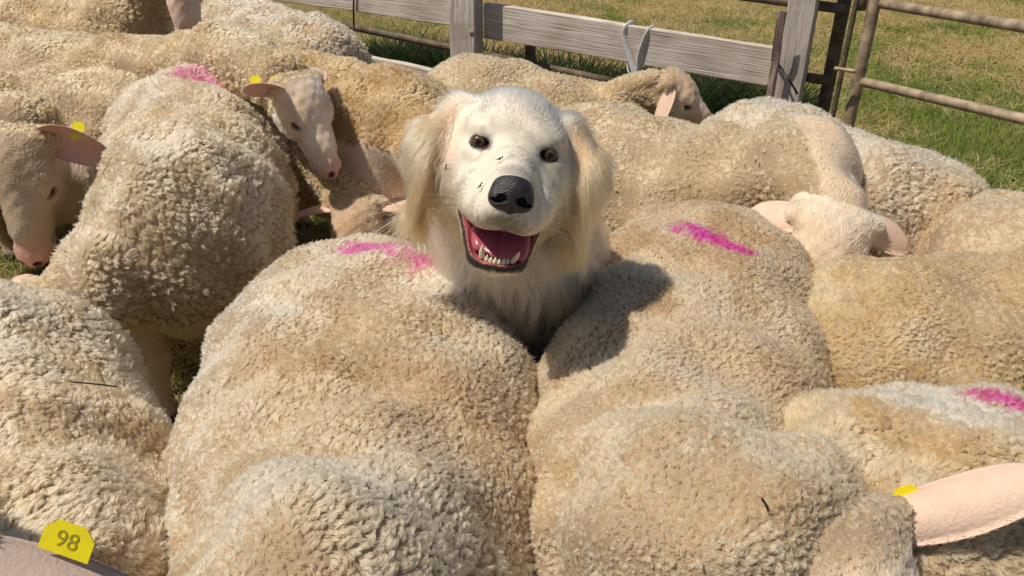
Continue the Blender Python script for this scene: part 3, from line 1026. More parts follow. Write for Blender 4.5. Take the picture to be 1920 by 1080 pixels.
    def furcol(l):
        P = O + l @ RM
        ax = np.abs(l[:, 0])
        t = sstep(.066, .105, ax + .25 * np.maximum(-l[:, 2] - .05, 0) + (fbm(P, 24, 3) - .5) * .03)   # ears, cheeks
        t = np.maximum(t * 1.0, sstep(-.10, -.15, l[:, 2]) * sstep(.06, .0, l[:, 1]) * .85)
        t = np.maximum(t, .32 * sstep(.025, .0, np.hypot(l[:, 0] * .8, (l[:, 2] - .03) * .35)) * sstep(.02, -.02, l[:, 1]))
        t *= .45 + .75 * fbm(P, 30, 12)
        c = mix(white, cream, np.clip(t, 0, 1))
        ed = np.min([np.linalg.norm((l - np.array([(.049 - .006) * q, y, .002])) * np.array([.75, .6, 1.1]), axis=1) for q, y in eyes], 0)
        c = mix(c, np.array([.24, .19, .165]), sstep(.016, .008, ed + (fbm(P, 160, 2) - .5) * .014))
        c = mix(c, np.array([.20, .165, .135]), .9 * sstep(.030, .006, np.hypot(l[:, 0] * .62, (l[:, 2] + .080) * 1.1) + (fbm(P, 220, 6) - .5) * .022) * sstep(.06, .10, l[:, 1]))
        wk = np.abs(np.sin(l[:, 1] * 420) * np.sin((l[:, 2] + .3 * l[:, 1]) * 430)) * sstep(.02, .035, ax) * sstep(.04, .06, l[:, 1]) * sstep(-.045, -.055, l[:, 2])
        c = mix(c, np.array([.25, .20, .16]), .55 * sstep(.80, .95, wk))
        c = mix(c, np.array([.55, .47, .38]), .6 * sstep(.50, .70, fbm(P * np.array([1, 1, .6]), 75, 33)) * sstep(.10, .06, ax))
        c = mix(c, np.array([.32, .27, .24]), .7 * sstep(.018, .004, np.linalg.norm((l - np.array([0, .108, -.012])) * np.array([.5, .7, 1]), axis=1)))
        return c
    c = furcol(l) * .9
    inm = dc < .0018
    rim = (sstep(.0125, .0065, dc + (fbm(V, 150, 1) - .5) * .009) * sstep(-.074, -.092, l[:, 2]))
    rim = np.maximum(rim, sstep(.030, .045, l[:, 1]) * sstep(-.118, -.128, l[:, 2]) * sstep(-.1575, -.1495, l[:, 2] + (fbm(V, 120, 4) - .5) * .008))
    c = mix(c, dark, rim)
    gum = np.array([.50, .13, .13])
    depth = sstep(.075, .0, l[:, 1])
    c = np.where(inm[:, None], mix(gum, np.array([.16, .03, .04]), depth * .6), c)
    lipl = inm & (l[:, 2] > -.098) & (l[:, 1] > .06)
    c[lipl] = np.array([.05, .025, .03])
    c = mix(c, dark, sstep(.0168, .0145, de))
    root_loc = np.array([chest[0], chest[1] + .2, 0])
    # trunk, legs and tail
    rump = np.array([-.06, 1.93, .54])
    up = np.array([0, 0, 1.])
    trunk = [neck[0], neck[1], ('e', chest, np.array([.165, .20, .20]), np.eye(3)),
             ('c', chest, rump, .165, .150)]
    legs = []
    for q in (-1, 1):
        a = chest + np.array([.10 * q, -.06, -.10])
        legs += [('c', a, np.array([a[0], a[1] + .02, .25]), .065, .045), ('c', np.array([a[0], a[1] + .02, .25]), np.array([a[0], a[1], .05]), .042, .034),
                 ('e', np.array([a[0], a[1] - .03, .030]), np.array([.042, .060, .030]), np.eye(3))]
        b = rump + np.array([.09 * q, 0, -.05])
        k_ = np.array([b[0], b[1] - .05, .33]); h_ = np.array([b[0], b[1] + .11, .20]); g_ = np.array([b[0], b[1] + .08, .05])
        legs += [('c', b, k_, .095, .06), ('c', k_, h_, .055, .036), ('c', h_, g_, .034, .032), ('e', g_ + np.array([0, -.03, -.02]), np.array([.042, .060, .030]), np.eye(3))]
    tail = [('c', rump + np.array([0, .12, .04]), rump + np.array([0, .24, -.12]), .045, .05), ('c', rump + np.array([0, .24, -.12]), rump + np.array([0, .25, -.32]), .05, .025)]
    def ftr(p):
        d = prim_eval(p, trunk[0])
        for q in trunk[1:]: d = smin(d, prim_eval(p, q), .06)
        for q in legs: d = smin(d, prim_eval(p, q), .03)
        for q in tail: d = smin(d, prim_eval(p, q), .04)
        return smax(d, (p - O) @ F.astype(np.float32) + .085, .02)
    lo, hi = prims_box(trunk + legs + tail, .02)
    V2, Q2, N2 = surface_nets(ftr, lo, hi, .014)
    l2 = loc(V2)
    def bodycol(P):
        return mix(white * .96, cream, np.clip(sstep(.40, .75, fbm(P, 9, 70)) * .7 + .12, 0, 1))
    root = thing('dog', 'white and cream long-haired dog with open mouth, standing among the sheep', 'dog', root_loc)
    VV = np.concatenate([V, V2]); FF = Q.tolist() + (Q2 + len(V)).tolist()
    body = mesh_obj('body', VV, FF, M_DOGSKIN, root, root_loc, np.concatenate([c, bodycol(V2)]))
    # ---- eyes, nose, tongue, teeth
    for q, y in eyes:
        eye_obj('eye', L(.0488 * q, y - .0118, -.0005), F * .95 + r * q * .12 + up * .05, .0135, root, root_loc, (.105, .062, .028), False, u, .36, .80)
    nose = [(E(0, .112, -.0425, .0290, .022, .0260), .0), (E(0, .104, -.030, .022, .022, .016), .012), (C((0, .124, -.055), (0, .116, -.078), .0050, .0025), .008)]
    for q in (-1, 1): nose.append((E(.0155 * q, .120, -.046, .0135, .0125, .0125), .006))
    ncut = []
    for q in (-1, 1):
        ncut += [E(.0125 * q, .1345, -.043, .0062, .012, .0052), E(.0200 * q, .130, -.047, .0068, .008, .0026)]
    ncut.append(C((0, .142, -.05), (0, .126, -.082), .0022, .0014))
    def fn(p):
        d = prim_eval(p, nose[0][0])
        for pr, k in nose[1:]: d = smin(d, prim_eval(p, pr), k)
        for pr in ncut: d = smax(d, -prim_eval(p, pr), .003)
        return d + .00025 * np.sin(p[:, 0] * 1900) * np.sin(p[:, 1] * 2100) * np.sin(p[:, 2] * 2000)
    cs = np.array([L(a, b, c_) for a in (-.036, .036) for b in (.075, .145) for c_ in (-.09, -.008)])
    Vn, Qn, Nn = surface_nets(fn, cs.min(0), cs.max(0), .0014)
    ln = loc(Vn)
    dn = np.min([prim_eval(Vn, pr) for pr in ncut[:4]], 0)
    cn = mix(np.array([.030, .024, .027]), np.array([.006, .005, .006]), sstep(.0025, .0, dn))
    mesh_obj('nose', Vn, Qn, M_NOSE, root, root_loc, cn)
    tong = [('e', L(0.003, .038, -.1150), np.array([.036, .052, .0100]), cav[0][3]), ('e', L(.033, .042, -.119), np.array([.010, .040, .011]), cav[0][3]),
            ('e', L(-.030, .036, -.117), np.array([.009, .038, .010]), cav[0][3])]
    def ft(p):
        d = prim_eval(p, tong[0])
        for q in tong[1:]: d = smin(d, prim_eval(p, q), .012)
        lx = (p - O) @ r.astype(np.float32)
        return d + .0025 * np.exp(-(lx / .004) ** 2)
    cs = np.array([L(a, b, c_) for a in (-.045, .045) for b in (-.02, .105) for c_ in (-.16, -.09)])
    Vt, Qt, Nt = surface_nets(ft, cs.min(0), cs.max(0), .0022)
    ct = mix(np.array([.50, .12, .15]), np.array([.36, .07, .11]), fbm(Vt, 60, 2))
    mesh_obj('tongue', Vt, Qt, M_WET, root, root_loc, ct)
    def tooth(a, b, ra, bend):
        V = []; F_ = []; n = 9; m = 8
        a = L(*a); b = L(*b); d = nz(b - a); fr = frame_of(d, F)
        for i in range(n):
            t = i / (n - 1); rr = ra * (1 - t ** 1.7) ** .75 + .0002
            cpt = a + (b - a) * t + bend * math.sin(math.pi * t) * .5
            for j in range(m):
                an = 2 * math.pi * j / m
                V.append(cpt + fr[0] * rr * math.cos(an) + fr[1] * rr * .8 * math.sin(an))
        for i in range(n - 1):
            for j in range(m):
                F_.append([i * m + j, i * m + (j + 1) % m, (i + 1) * m + (j + 1) % m, (i + 1) * m + j])
        mesh_obj('tooth', V, F_, M_TOOTH, root, root_loc)
    tooth((-.0205, .078, -.139), (-.0225, .086, -.1185), .0042, -r * .002)
    tooth((.0205, .078, -.139), (.0275, .086, -.1205), .0042, r * .002)
    for k in range(6):
        t = (k - 2.5) / 2.5
        tooth((.0140 * t, .0880 - .006 * t * t, -.141), (.0143 * t, .0900 - .006 * t * t, -.1325 - .0008 * (k % 2)), .0030, r * 0)
    if DEV == 'bare': return
    # ---- fur
    strands = []
    def fur(Vx, Qx, Nx, n, keepf, Lf, flow, rad, liftf, colf, K=6, wav=.0012, clump=.010):
        P, nn, W, ar = tri_sample(Vx, Qx, Nx, n)
        lc = loc(P)
        kp = keepf(P, lc, W, nn)
        P, nn, lc = P[kp], nn[kp], lc[kp]
        fl = flow(P, lc)
        fl = fl + (np.stack([fbm(P, 26, 1), fbm(P, 26, 2), fbm(P, 26, 3)], -1) - .5) * .9
        t = nz(fl - nn * (fl * nn).sum(1, keepdims=True))
        Ln = Lf(P, lc) * (.65 + .7 * rng.random(len(P)))
        lift = liftf(P, lc)[:, None]
        d0 = nz(nn * lift + t + (rng.random((len(P), 3)) - .5) * .22)
        ci = thin(P, clump); Cc = P[ci]; k = nearest(P, Cc)
        pl = (Cc[k] - P); 
        b = np.cross(nn, t); ph = rng.random(len(Cc))[k] * 6.28
        pts = np.zeros((len(P), K, 3), np.float32)
        grav = np.array([0, 0, -1.])
        longf = sstep(.02, .06, Ln)
        for i in range(K):
            s_ = i / (K - 1)
            pts[:, i] = (P - nn * .001 + d0 * (Ln * s_)[:, None] + t * (Ln * .25 * s_ * s_)[:, None] - nn * (Ln[:, None] * lift * .55 * s_ * s_)
                         + grav * (Ln * .35 * longf * s_ * s_)[:, None] + pl * (.85 * s_ * s_)
                         + b * (wav * np.sin(ph + s_ * 5) * s_ * (Ln / .02))[:, None])
        R = rad * (.7 + .6 * rng.random((len(P), 1))) * np.linspace(1, .25, K)[None]
        cc = colf(P, lc) * (.92 + .16 * rng.random((len(P), 1))) * (.74 + .34 * rng.random(len(Cc)))[k][:, None]
        strands.append((pts, R, np.clip(cc, 0, .93)))
    rimv = np.maximum(rim, inm * 1.0)
    def keep_face(P, lc, W, nn):
        return (interp(W, rimv) < .25 + .2 * rng.random(len(P))) & (interp(W, de) > .0160) & (fn(P.astype(np.float32)) > .0012)
    def flow(P, lc):
        x, y, z = lc[:, 0], lc[:, 1], lc[:, 2]
        ax = np.abs(x); sx = np.tanh(x / .03)
        back = sstep(.10, -.06, y)
        fx = sx * (.35 + .6 * sstep(.02, .09, ax))
        fz = .75 * sstep(-.06, .07, z) * sstep(.10, .05, ax) - 1.0 * sstep(.0, -.07, z) - 1.6 * sstep(.085, .11, ax)
        fy = -.9 - .2 * back
        fy = np.where(ax > .095, .15, fy)
        return (r * fx[:, None] + F * fy[:, None] + u * fz[:, None])
    def Lf(P, lc):
        x, y, z = lc[:, 0], lc[:, 1], lc[:, 2]; ax = np.abs(x)
        Ln = .0085 + .010 * sstep(.05, -.08, y)
        Ln = Ln + .012 * sstep(.085, .115, ax) + .020 * sstep(-.10, -.15, z) * sstep(.05, .0, y)
        Ln = Ln + .020 * sstep(.055, .085, ax) * sstep(.02, -.08, z)
        Ln = Ln * np.where(y > .085, .7, 1)
        dd = np.min([np.linalg.norm(lc - np.array([.049 * q, y_, 0]), axis=1) for q, y_ in eyes], 0)
        return Ln * (.30 + .70 * sstep(.014, .075, dd))
    def liftf(P, lc):
        return .22 + .25 * sstep(.03, .08, lc[:, 2]) + .15 * sstep(.09, .11, np.abs(lc[:, 0]))
    fur(V, Q, N, 120000, keep_face, Lf, flow, .00036, liftf, lambda P, lc: furcol(lc), 6, .0016, .0065)
    # long silky ear and cheek feathering, ruff
    fur(V, Q, N, 40000, lambda P, lc, W, nn: (np.abs(lc[:, 0]) > .085) & (lc[:, 1] < .0) & (rng.random(len(P)) < .75), lambda P, lc: .020 + .010 * sstep(.02, -.1, lc[:, 2]),
        lambda P, lc: (r * (np.sign(lc[:, 0]) * .12)[:, None] + u * -1.3 - F * .15), .00034, lambda P, lc: .35 + 0 * lc[:, 0], lambda P, lc: furcol(lc), 7, .005, .013)
    fur(V, Q, N, 40000, lambda P, lc, W, nn: (lc[:, 1] < -.03) & (lc[:, 2] < -.10) & (rng.random(len(P)) < .8), lambda P, lc: .034 + .014 * fbm(P, 30, 9),
        lambda P, lc: (r * (lc[:, 0] * 3)[:, None] + u * -1.2 + F * .15), .00040, lambda P, lc: .35 + 0 * lc[:, 0], lambda P, lc: furcol(lc), 7, .005, .020)
    def keep_body(P, lc, W, nn):
        kv, dep = view_keep(P, nn, 60)
        return (rng.random(len(P)) < kv) & (P[:, 2] > .05)
    fur(V2, Q2, N2, 90000, keep_body, lambda P, lc: .055 * sstep(.1, .35, P[:, 2]) + .012, lambda P, lc: np.array([0, .45, -1.]) + 0 * P, .00055, lambda P, lc: .4 + 0 * lc[:, 0],
        lambda P, lc: bodycol(P), 7, .004, .022)
    P7 = []
    for a in strands:
        p = a[0]
        if p.shape[1] != 7:
            si = np.linspace(0, p.shape[1] - 1, 7); i0 = np.minimum(si.astype(int), p.shape[1] - 2); t = (si - i0)[None, :, None]
            P7.append((p[:, i0] * (1 - t) + p[:, i0 + 1] * t, a[1][:, i0] * (1 - t[..., 0]) + a[1][:, i0 + 1] * t[..., 0], a[2]))
        else: P7.append(a)
    hair_obj('fur', np.concatenate([a[0] for a in P7]), np.concatenate([a[1] for a in P7]), np.concatenate([a[2] for a in P7]), M_FUR, root, root_loc)
    # whiskers
    wp = []
    for q in (-1, 1):
        for k in range(9):
            a = L((.036 + .006 * random.random()) * q, .05 + .045 * random.random(), -.060 - .02 * random.random())
            d = nz(r * q * 1.0 + F * (random.random() * .8 - .3) + u * (random.random() * .7 - .35))
            ln_ = .04 + .035 * random.random()
            wp.append([a + d * ln_ * t - up * .012 * t * t for t in np.linspace(0, 1, 7)])
    wp = np.array(wp)
    hair_obj('whiskers', wp, np.full((len(wp), 1), .00022) * np.linspace(1, .4, 7)[None], np.full((len(wp), 3), .8), M_FUR, root, root_loc)
    return L, furcol

build_dog()

# ============================================================= GROUND
gV = [(-60, -60, 0), (60, -60, 0), (60, 60, 0), (-60, 60, 0)]
def mat_ground():
    m, n, l = mat_new('meadow_soil')
    b = n['Principled BSDF']
    tc = n.new('ShaderNodeTexCoord')
    no = n.new('ShaderNodeTexNoise'); no.inputs['Scale'].default_value = 1.2; no.inputs['Detail'].default_value = 8
    l.new(tc.outputs['Object'], no.inputs['Vector'])
    cr = n.new('ShaderNodeValToRGB')
    cr.color_ramp.elements[0].position = .35; cr.color_ramp.elements[0].color = (.05, .07, .015, 1)
    cr.color_ramp.elements[1].position = .65; cr.color_ramp.elements[1].color = (.16, .11, .04, 1)
    l.new(no.outputs[0], cr.inputs[0]); l.new(cr.outputs[0], b.inputs['Base Color'])
    b.inputs['Roughness'].default_value = .9
    return m
tag(mesh_obj('ground', gV, [[0, 1, 2, 3]], mat_ground(), smooth=False), kind='structure')

# ============================================================= FENCE, GATE
def mat_wood(name, c1, c2, axis='X'):
    m, n, l = mat_new(name)
    b = n['Principled BSDF']
    tc = n.new('ShaderNodeTexCoord')
    mp = n.new('ShaderNodeMapping'); mp.inputs['Scale'].default_value = (2.2, 60, 60)
    l.new(tc.outputs['Object'], mp.inputs[0])
    n1 = n.new('ShaderNodeTexNoise'); n1.inputs['Scale'].default_value = 1.6; n1.inputs['Detail'].default_value = 8; n1.inputs['Roughness'].default_value = .65
    n1.inputs['Distortion'].default_value = .4
    l.new(mp.outputs[0], n1.inputs['Vector'])
    n2 = n.new('ShaderNodeTexNoise'); n2.inputs['Scale'].default_value = 7; n2.inputs['Detail'].default_value = 5
    l.new(tc.outputs['Object'], n2.inputs['Vector'])
    mp2 = n.new('ShaderNodeMapping'); mp2.inputs['Scale'].default_value = (5, 260, 260)
    l.new(tc.outputs['Object'], mp2.inputs[0])
    n3 = n.new('ShaderNodeTexNoise'); n3.inputs['Scale'].default_value = 1; n3.inputs['Detail'].default_value = 3
    l.new(mp2.outputs[0], n3.inputs['Vector'])
    cr = n.new('ShaderNodeValToRGB')
    cr.color_ramp.elements[0].position = .33; cr.color_ramp.elements[0].color = (*c2, 1)
    cr.color_ramp.elements[1].position = .60; cr.color_ramp.elements[1].color = (*c1, 1)
    l.new(n1.outputs[0], cr.inputs[0])
    mx = n.new('ShaderNodeMix'); mx.data_type = 'RGBA'; mx.blend_type = 'MULTIPLY'; mx.inputs[0].default_value = .6
    cr2 = n.new('ShaderNodeValToRGB'); cr2.color_ramp.elements[0].position = .35; cr2.color_ramp.elements[0].color = (.62, .56, .50, 1)
    cr2.color_ramp.elements[1].position = .62
    l.new(n2.outputs[0], cr2.inputs[0])
    l.new(cr.outputs[0], mx.inputs[6]); l.new(cr2.outputs[0], mx.inputs[7])
    cr3 = n.new('ShaderNodeValToRGB'); cr3.color_ramp.elements[0].position = .30; cr3.color_ramp.elements[0].color = (.25, .21, .18, 1); cr3.color_ramp.elements[1].position = .40
    l.new(n3.outputs[0], cr3.inputs[0])
    mx2 = n.new('ShaderNodeMix'); mx2.data_type = 'RGBA'; mx2.blend_type = 'MULTIPLY'; mx2.inputs[0].default_value = .7
    l.new(mx.outputs[2], mx2.inputs[6]); l.new(cr3.outputs[0], mx2.inputs[7])
    l.new(mx2.outputs[2], b.inputs['Base Color'])
    b.inputs['Roughness'].default_value = .85
    b.inputs['Specular IOR Level'].default_value = .2
    bp = n.new('ShaderNodeBump'); bp.inputs['Strength'].default_value = .6; bp.inputs['Distance'].default_value = .004
    l.new(n3.outputs[0], bp.inputs['Height']); l.new(bp.outputs[0], b.inputs['Normal'])
    return m
M_WOOD = mat_wood('weathered_wood', (.80, .71, .62), (.50, .43, .36))
M_WOOD2 = mat_wood('weathered_post', (.68, .60, .53), (.38, .32, .27))

def plank(name, a, b, upv, h, t, mat, parent, origin, seed=0, seg=28, wob=.003, ends=.004):
    """sawn plank from a to b, height h along upv, thickness t; slightly uneven arrises. local X = length"""
    a = np.asarray(a, float); b = np.asarray(b, float)
    ln = np.linalg.norm(b - a); x = (b - a) / ln
    z = nz(np.asarray(upv, float) - x * np.dot(upv, x)); y = np.cross(z, x)
    bev = min(.004, t * .2)
    prof = []
    hy, hz = t / 2, h / 2
    for sy, sz, order in ((1, 1, 0), (-1, 1, 1), (-1, -1, 0), (1, -1, 1)):
        p1 = (sy * hy, sz * (hz - bev)); p2 = (sy * (hy - bev), sz * hz)
        prof += [p1, p2] if order == 0 else [p2, p1]
    prof = np.array(prof); k = len(prof)
    V = []
    for i in range(seg + 1):
        s_ = i / seg
        c = np.array([s_ * ln, 0, 0])
        dz = (noise(np.array([[s_ * ln * 1.0, seed, 0]]), 6, seed)[0] - .5) * wob * 2.2
        for j, (py, pz) in enumerate(prof):
            w = (noise(np.array([[s_ * ln, j * 3.1, seed]]), 14, 5 + seed)[0] - .5) * wob
            ex = 0
            if i in (0, seg): ex = (noise(np.array([[j * 1.7, seed, i]]), 1.3, 3)[0] - .5) * ends * 2
            V.append([c[0] + ex, py + w * .5, pz + dz + w])
    F = []
    for i in range(seg):
        for j in range(k):
            F.append([i * k + j, (i + 1) * k + j, (i + 1) * k + (j + 1) % k, i * k + (j + 1) % k])
    F.append(list(range(k))); F.append(list(range((seg + 1) * k - 1, seg * k - 1, -1)))
    o = mesh_obj(name, np.array(V), F, mat, parent, smooth=False)
    M = Matrix((tuple(x), tuple(y), tuple(z))).transposed().to_4x4()
    M.translation = Vector((a - np.asarray(origin)).tolist())
    o.matrix_basis = M
    return o

def tube_mesh(pts, rad, n=12, wob=0.0, flat=1.0, caps=True, hint=(0, 0, 1)):
    pts = np.asarray(pts, float); V = []; F = []
    m = len(pts)
    rad = np.broadcast_to(np.asarray(rad, float), (m,))
    tg = np.gradient(pts, axis=0); tg = nz(tg)
    x = None
    for i in range(m):
        fr = frame_of(tg[i], hint) if x is None else None
        if x is None: x = fr[0]
        else: x = nz(x - tg[i] * np.dot(x, tg[i]))
        y = np.cross(tg[i], x)
        for j in range(n):
            a = 2 * math.pi * j / n
            rr = rad[i] * (1 + wob * (random.random() - .5))
            V.append(pts[i] + x * rr * math.cos(a) + y * rr * flat * math.sin(a))
    for i in range(m - 1):
        for j in range(n):
            F.append([i * n + j, i * n + (j + 1) % n, (i + 1) * n + (j + 1) % n, (i + 1) * n + j])
    if caps:
        F.append(list(range(n - 1, -1, -1))); F.append(list(range((m - 1) * n, m * n)))
    return np.array(V), F

def smooth_path(P, n=40):
    P = np.asarray(P, float)
    for _ in range(3):
        Q = [P[0]]
        for a, b in zip(P[:-1], P[1:]):
            Q += [a * .75 + b * .25, a * .25 + b * .75]
        Q.append(P[-1]); P = np.array(Q)
    return P

def lin(a, b, n=8):
    a = np.asarray(a, float); b = np.asarray(b, float)
    return np.array([a + (b - a) * t for t in np.linspace(0, 1, n)])

M_RUST = mat_plain('rusty_galvanised_tube', (.36, .275, .18), .6, .4, .15, 22, .5, .35)
M_DARKM = mat_plain('dark_weathered_tube', (.15, .11, .075), .7, .3, .2, 25, .5, .3)
M_BLACK = mat_plain('black_wire', (.012, .012, .013), .5, .4, 0, 60, .2, .05)
M_STRAP = mat_plain('grey_webbing', (.60, .59, .57), .8, .2, 0, 140, .15, .3)
M_BLOCK = mat_plain('grey_concrete', (.20, .20, .22), .9, .2, 0, 18, .25, .4)
M_TWIG = mat_plain('twig_bark', (.03, .022, .018), .9, .1, 0, 80, .4, .5)
M_STRAW = mat_plain('straw_stem', (.42, .30, .13), .7, .2, 0, 60, .2, .2)

M_BARK = mat_wood('old_bark', (.56, .44, .38), (.30, .19, .14))

FY0, FY1 = 3.42, 2.92             # fence distance at photo columns 915 and 1455
def fpt(u, v):
    """point on the fence plane behind photo pixel (u, v)"""
    A = TY(915, 40, FY0)[:2]; B = TY(1455, 120, FY1)[:2]
    d = B - A; nrm = np.array([-d[1], d[0]])
    rr = ray(u, v)
    t = (nrm @ (A - EYE[:2])) / (nrm @ rr[:2])
    return EYE + rr * t

def build_fence():
    A = fpt(915, 40); B = fpt(1455, 120)
    org = np.array([(A[0] + B[0]) / 2, (A[1] + B[1]) / 2, 0])
    xd = nz(np.array([B[0] - A[0], B[1] - A[1], 0])); nd = np.cross(np.array([0, 0, 1.]), xd)   # nd points away from camera
    if nd[1] < 0: nd = -nd
    fence = thing('wooden_fence', 'weathered grey wooden fence of boards and posts behind the flock', 'fence', org)
    def board(name, ut, vt, ub, vb, ut2, vt2, ub2, vb2, seed, t=.028, off=0.0):
        a = (fpt(ut, vt) + fpt(ub, vb)) / 2; b = (fpt(ut2, vt2) + fpt(ub2, vb2)) / 2
        h = np.linalg.norm(fpt(ut, vt) - fpt(ub, vb)) * .5 + np.linalg.norm(fpt(ut2, vt2) - fpt(ub2, vb2)) * .5
        plank(name, a + nd * off, b + nd * off, (0, 0, 1), h, t, M_WOOD, fence, org, seed)
    board('board', 912, 4, 908, 70, 1462, 90, 1450, 162, 3)
    board('board', 470, -52, 470, -12, 880, -6, 872, 55, 5)
    # lower rail
    a = fpt(600, 82); b = fpt(905, 152)
    plank('board', a - np.array([0, 0, .05]), b - np.array([0, 0, .05]), (0, 0, 1), .10, .03, M_WOOD, fence, org, 8)
    a = fpt(905, 215); b = fpt(1480, 330)
    plank('board', a, b, (0, 0, 1), .11, .03, M_WOOD, fence, org, 9)
    # posts
    def post(u, v, w, t, ztop, seed, off, lean=0):
        p = fpt(u, v); base = np.array([p[0], p[1], -.02]) - nd * off
        top = base + np.array([0, 0, ztop + .02]) + xd * lean
        return plank('post', base, top, nd, t, w, M_WOOD2, fence, org, seed, 30, .005)
    post(886, 40, .118, .075, 1.02, 21, .055)
    post(1492, 90, .095, .105, 1.05, 22, -.02, .0)
    # strip of old bark left on the right post
    p = fpt(1474, 60); b0 = np.array([p[0], p[1], .45]) - nd * .074; b1 = np.array([p[0], p[1], .80]) - nd * .074
    plank('bark', b0 - xd * .012, b1 - xd * .012, nd, .010, .024, M_BARK, fence, org, 31, 26, .014, .01)
    c = fpt(903, 52) - nd * .095
    V, F = uv_sphere(c, (.010, .010, .004), frame_of(-nd), 10, 6)
    mesh_obj('nail', V, F, M_RUST, fence, org)
    return fence, org, nd, xd

def build_gate(nd, xd):
    def tube(name, P, rad, parent, org, mat, n=12):
        V, F = tube_mesh(P, rad, n, .05)
        return mesh_obj(name, V, F, mat, parent, org)
    # rusty gate on the right
    s0 = TY(1624, 80, 2.85); st = s0.copy(); st[2] = 1.02; sb = s0.copy(); sb[2] = .02
    g = thing('metal_gate', 'rusty tubular metal gate at the top right with two long rails over grass', 'gate', (s0[0], s0[1], 0))
    org = np.array([s0[0], s0[1], 0])
    tube('stile', lin(sb, st, 14), .021, g, org, M_RUST)
    e_y = 2.22
    for (u0, v0, u1, v1) in ((1648, 6, 1930, 52), (1612, 152, 1930, 226)):
        a = TY(u0, v0, 2.85); b = TY(u1, v1, e_y)
        d = nz(b - a)
        tube('rail', lin(a - d * .012, b + d * .9, 16), .0165, g, org, M_RUST)
        far = b + d * .9
    far2 = far.copy(); far2[2] = .05; far3 = far.copy(); far3[2] = 1.0
    for zr in (.22,):
        a = np.array([s0[0], s0[1], zr]); b = np.array([far[0], far[1], zr])
        tube('rail', lin(a, b, 12), .0165, g, org, M_RUST)
    tube('stile', lin(far2, far3, 12), .021, g, org, M_RUST)
    # latch rod and link
    a = TY(1602, 20, 2.86); p0 = a.copy(); p0[2] = .35; p1 = a.copy(); p1[2] = 1.0
    lt = tube('latch_rod', lin(p0, p1, 10), .009, g, org, M_DARKM)
    a = TY(1564, 128, 2.83); b = TY(1606, 134, 2.80)
    tube('latch_link', lin(a, b, 6), .007, g, org, M_RUST, 8)
    p = TY(1618, 2, 2.86); tube('latch_sleeve', lin(p - np.array([0, 0, .03]), p + np.array([0, 0, .08]), 4), .016, g, org, M_DARKM)
    # hurdle standing behind the boards
    h0 = TY(1568, 80, 2.98); org2 = np.array([h0[0], h0[1], 0])
    hd = thing('metal_hurdle', 'dark rusty metal hurdle with low bars right behind the wooden fence', 'hurdle', org2)
    a = h0.copy(); a[2] = .02; b = h0.copy(); b[2] = 1.05
    tube('upright', lin(a, b, 12), .024, hd, org2, M_DARKM)
    def bar(u0, v0, u1, v1, off0, off1, rad=.017):
        a = fpt(u0, v0) + nd * off0; 
        r0 = ray(u0, v0); r1 = ray(u1, v1)
        a = EYE + r0 * ((fpt(u0, v0)[1] + off0) / r0[1]); b = EYE + r1 * ((fpt(u1, v1)[1] + off1) / r1[1])
        tube('bar', lin(a, b, 14), rad, hd, org2, M_DARKM)
    bar(640, 46, 1150, 153, .16, .16)
    bar(1400, 128, 1560, 152, .10, .06, .018)
    bar(1380, -10, 1590, 18, .10, .06, .018)
    for u, v in ((965, 90),):
        a = fpt(u, v) + nd * .16; p0 = a.copy(); p0[2] = .03; p1 = a.copy(); p1[2] = .62
        tube('upright', lin(p0, p1, 8), .024, hd, org2, M_DARKM)

fence, f_org, nd, xd = build_fence()
build_gate(nd, xd)

def build_small(nd, xd):
    # strap looped over the top board
    def fp(u, v, off): return fpt(u, v) - nd * off
    pts = [fp(1187, 62, -.045), fp(1184, 43, -.012), fp(1178, 47, .016), fp(1172, 60, .020), fp(1178, 85, .022), fp(1187, 110, .024), fp(1195, 136, .03), fp(1190, 142, .032),
           fp(1181, 133, .02), fp(1176, 118, .0)]
    V, F = tube_mesh(smooth_path(pts), .0125, 8, 0, .28, True, xd)
    root = thing('strap', 'pale grey webbing strap hanging in a loop over the top fence board', 'strap', fp(1190, 140, 0) * np.array([1, 1, 0]))
    org = fp(1190, 140, 0) * np.array([1, 1, 0])
    mesh_obj('webbing', V, F, M_STRAP, root, org)
    pts = [fp(1226, 72, -.045), fp(1224, 52, -.012), fp(1219, 54, .018), fp(1212, 72, .022), fp(1204, 95, .024), fp(1200, 118, .024), fp(1199, 140, .03), fp(1192, 143, .034)]
    V, F = tube_mesh(smooth_path(pts), .0115, 8, 0, .28, True, xd)
    mesh_obj('webbing', V, F, M_STRAP, root, org)
    # wire tie round the right post
    P = [fp(1452, 92, .022), fp(1456, 106, .045), fp(1466, 118, .045), fp(1480, 130, .085), fp(1492, 143, .10), fp(1502, 164, .09)]
    V, F = tube_mesh(smooth_path(P), .0042, 8)
    tag(mesh_obj('wire_tie', V, F, M_BLACK), 'black wire tied round the right fence post beside the board end', 'wire')
    P = [fp(672, -60, .02), fp(669, -10, .022), fp(668, 20, .022), fp(668, 44, .018), fp(664, 50, .0)]
    V, F = tube_mesh(smooth_path(P), .004, 8)
    tag(mesh_obj('wire_tie', V, F, M_BLACK), 'black wire hanging down over the left end board near the pale rump', 'wire')

build_small(nd, xd)

def hit(u, v):
    """first solid surface on the sight line of photo pixel (u, v): point, normal"""
    d = Vector(ray(u, v).tolist()).normalized()
    ok, p, n, *_ = S.ray_cast(bpy.context.evaluated_depsgraph_get(), Vector(EYE.tolist()), d)
    return np.array(p), np.array(n)

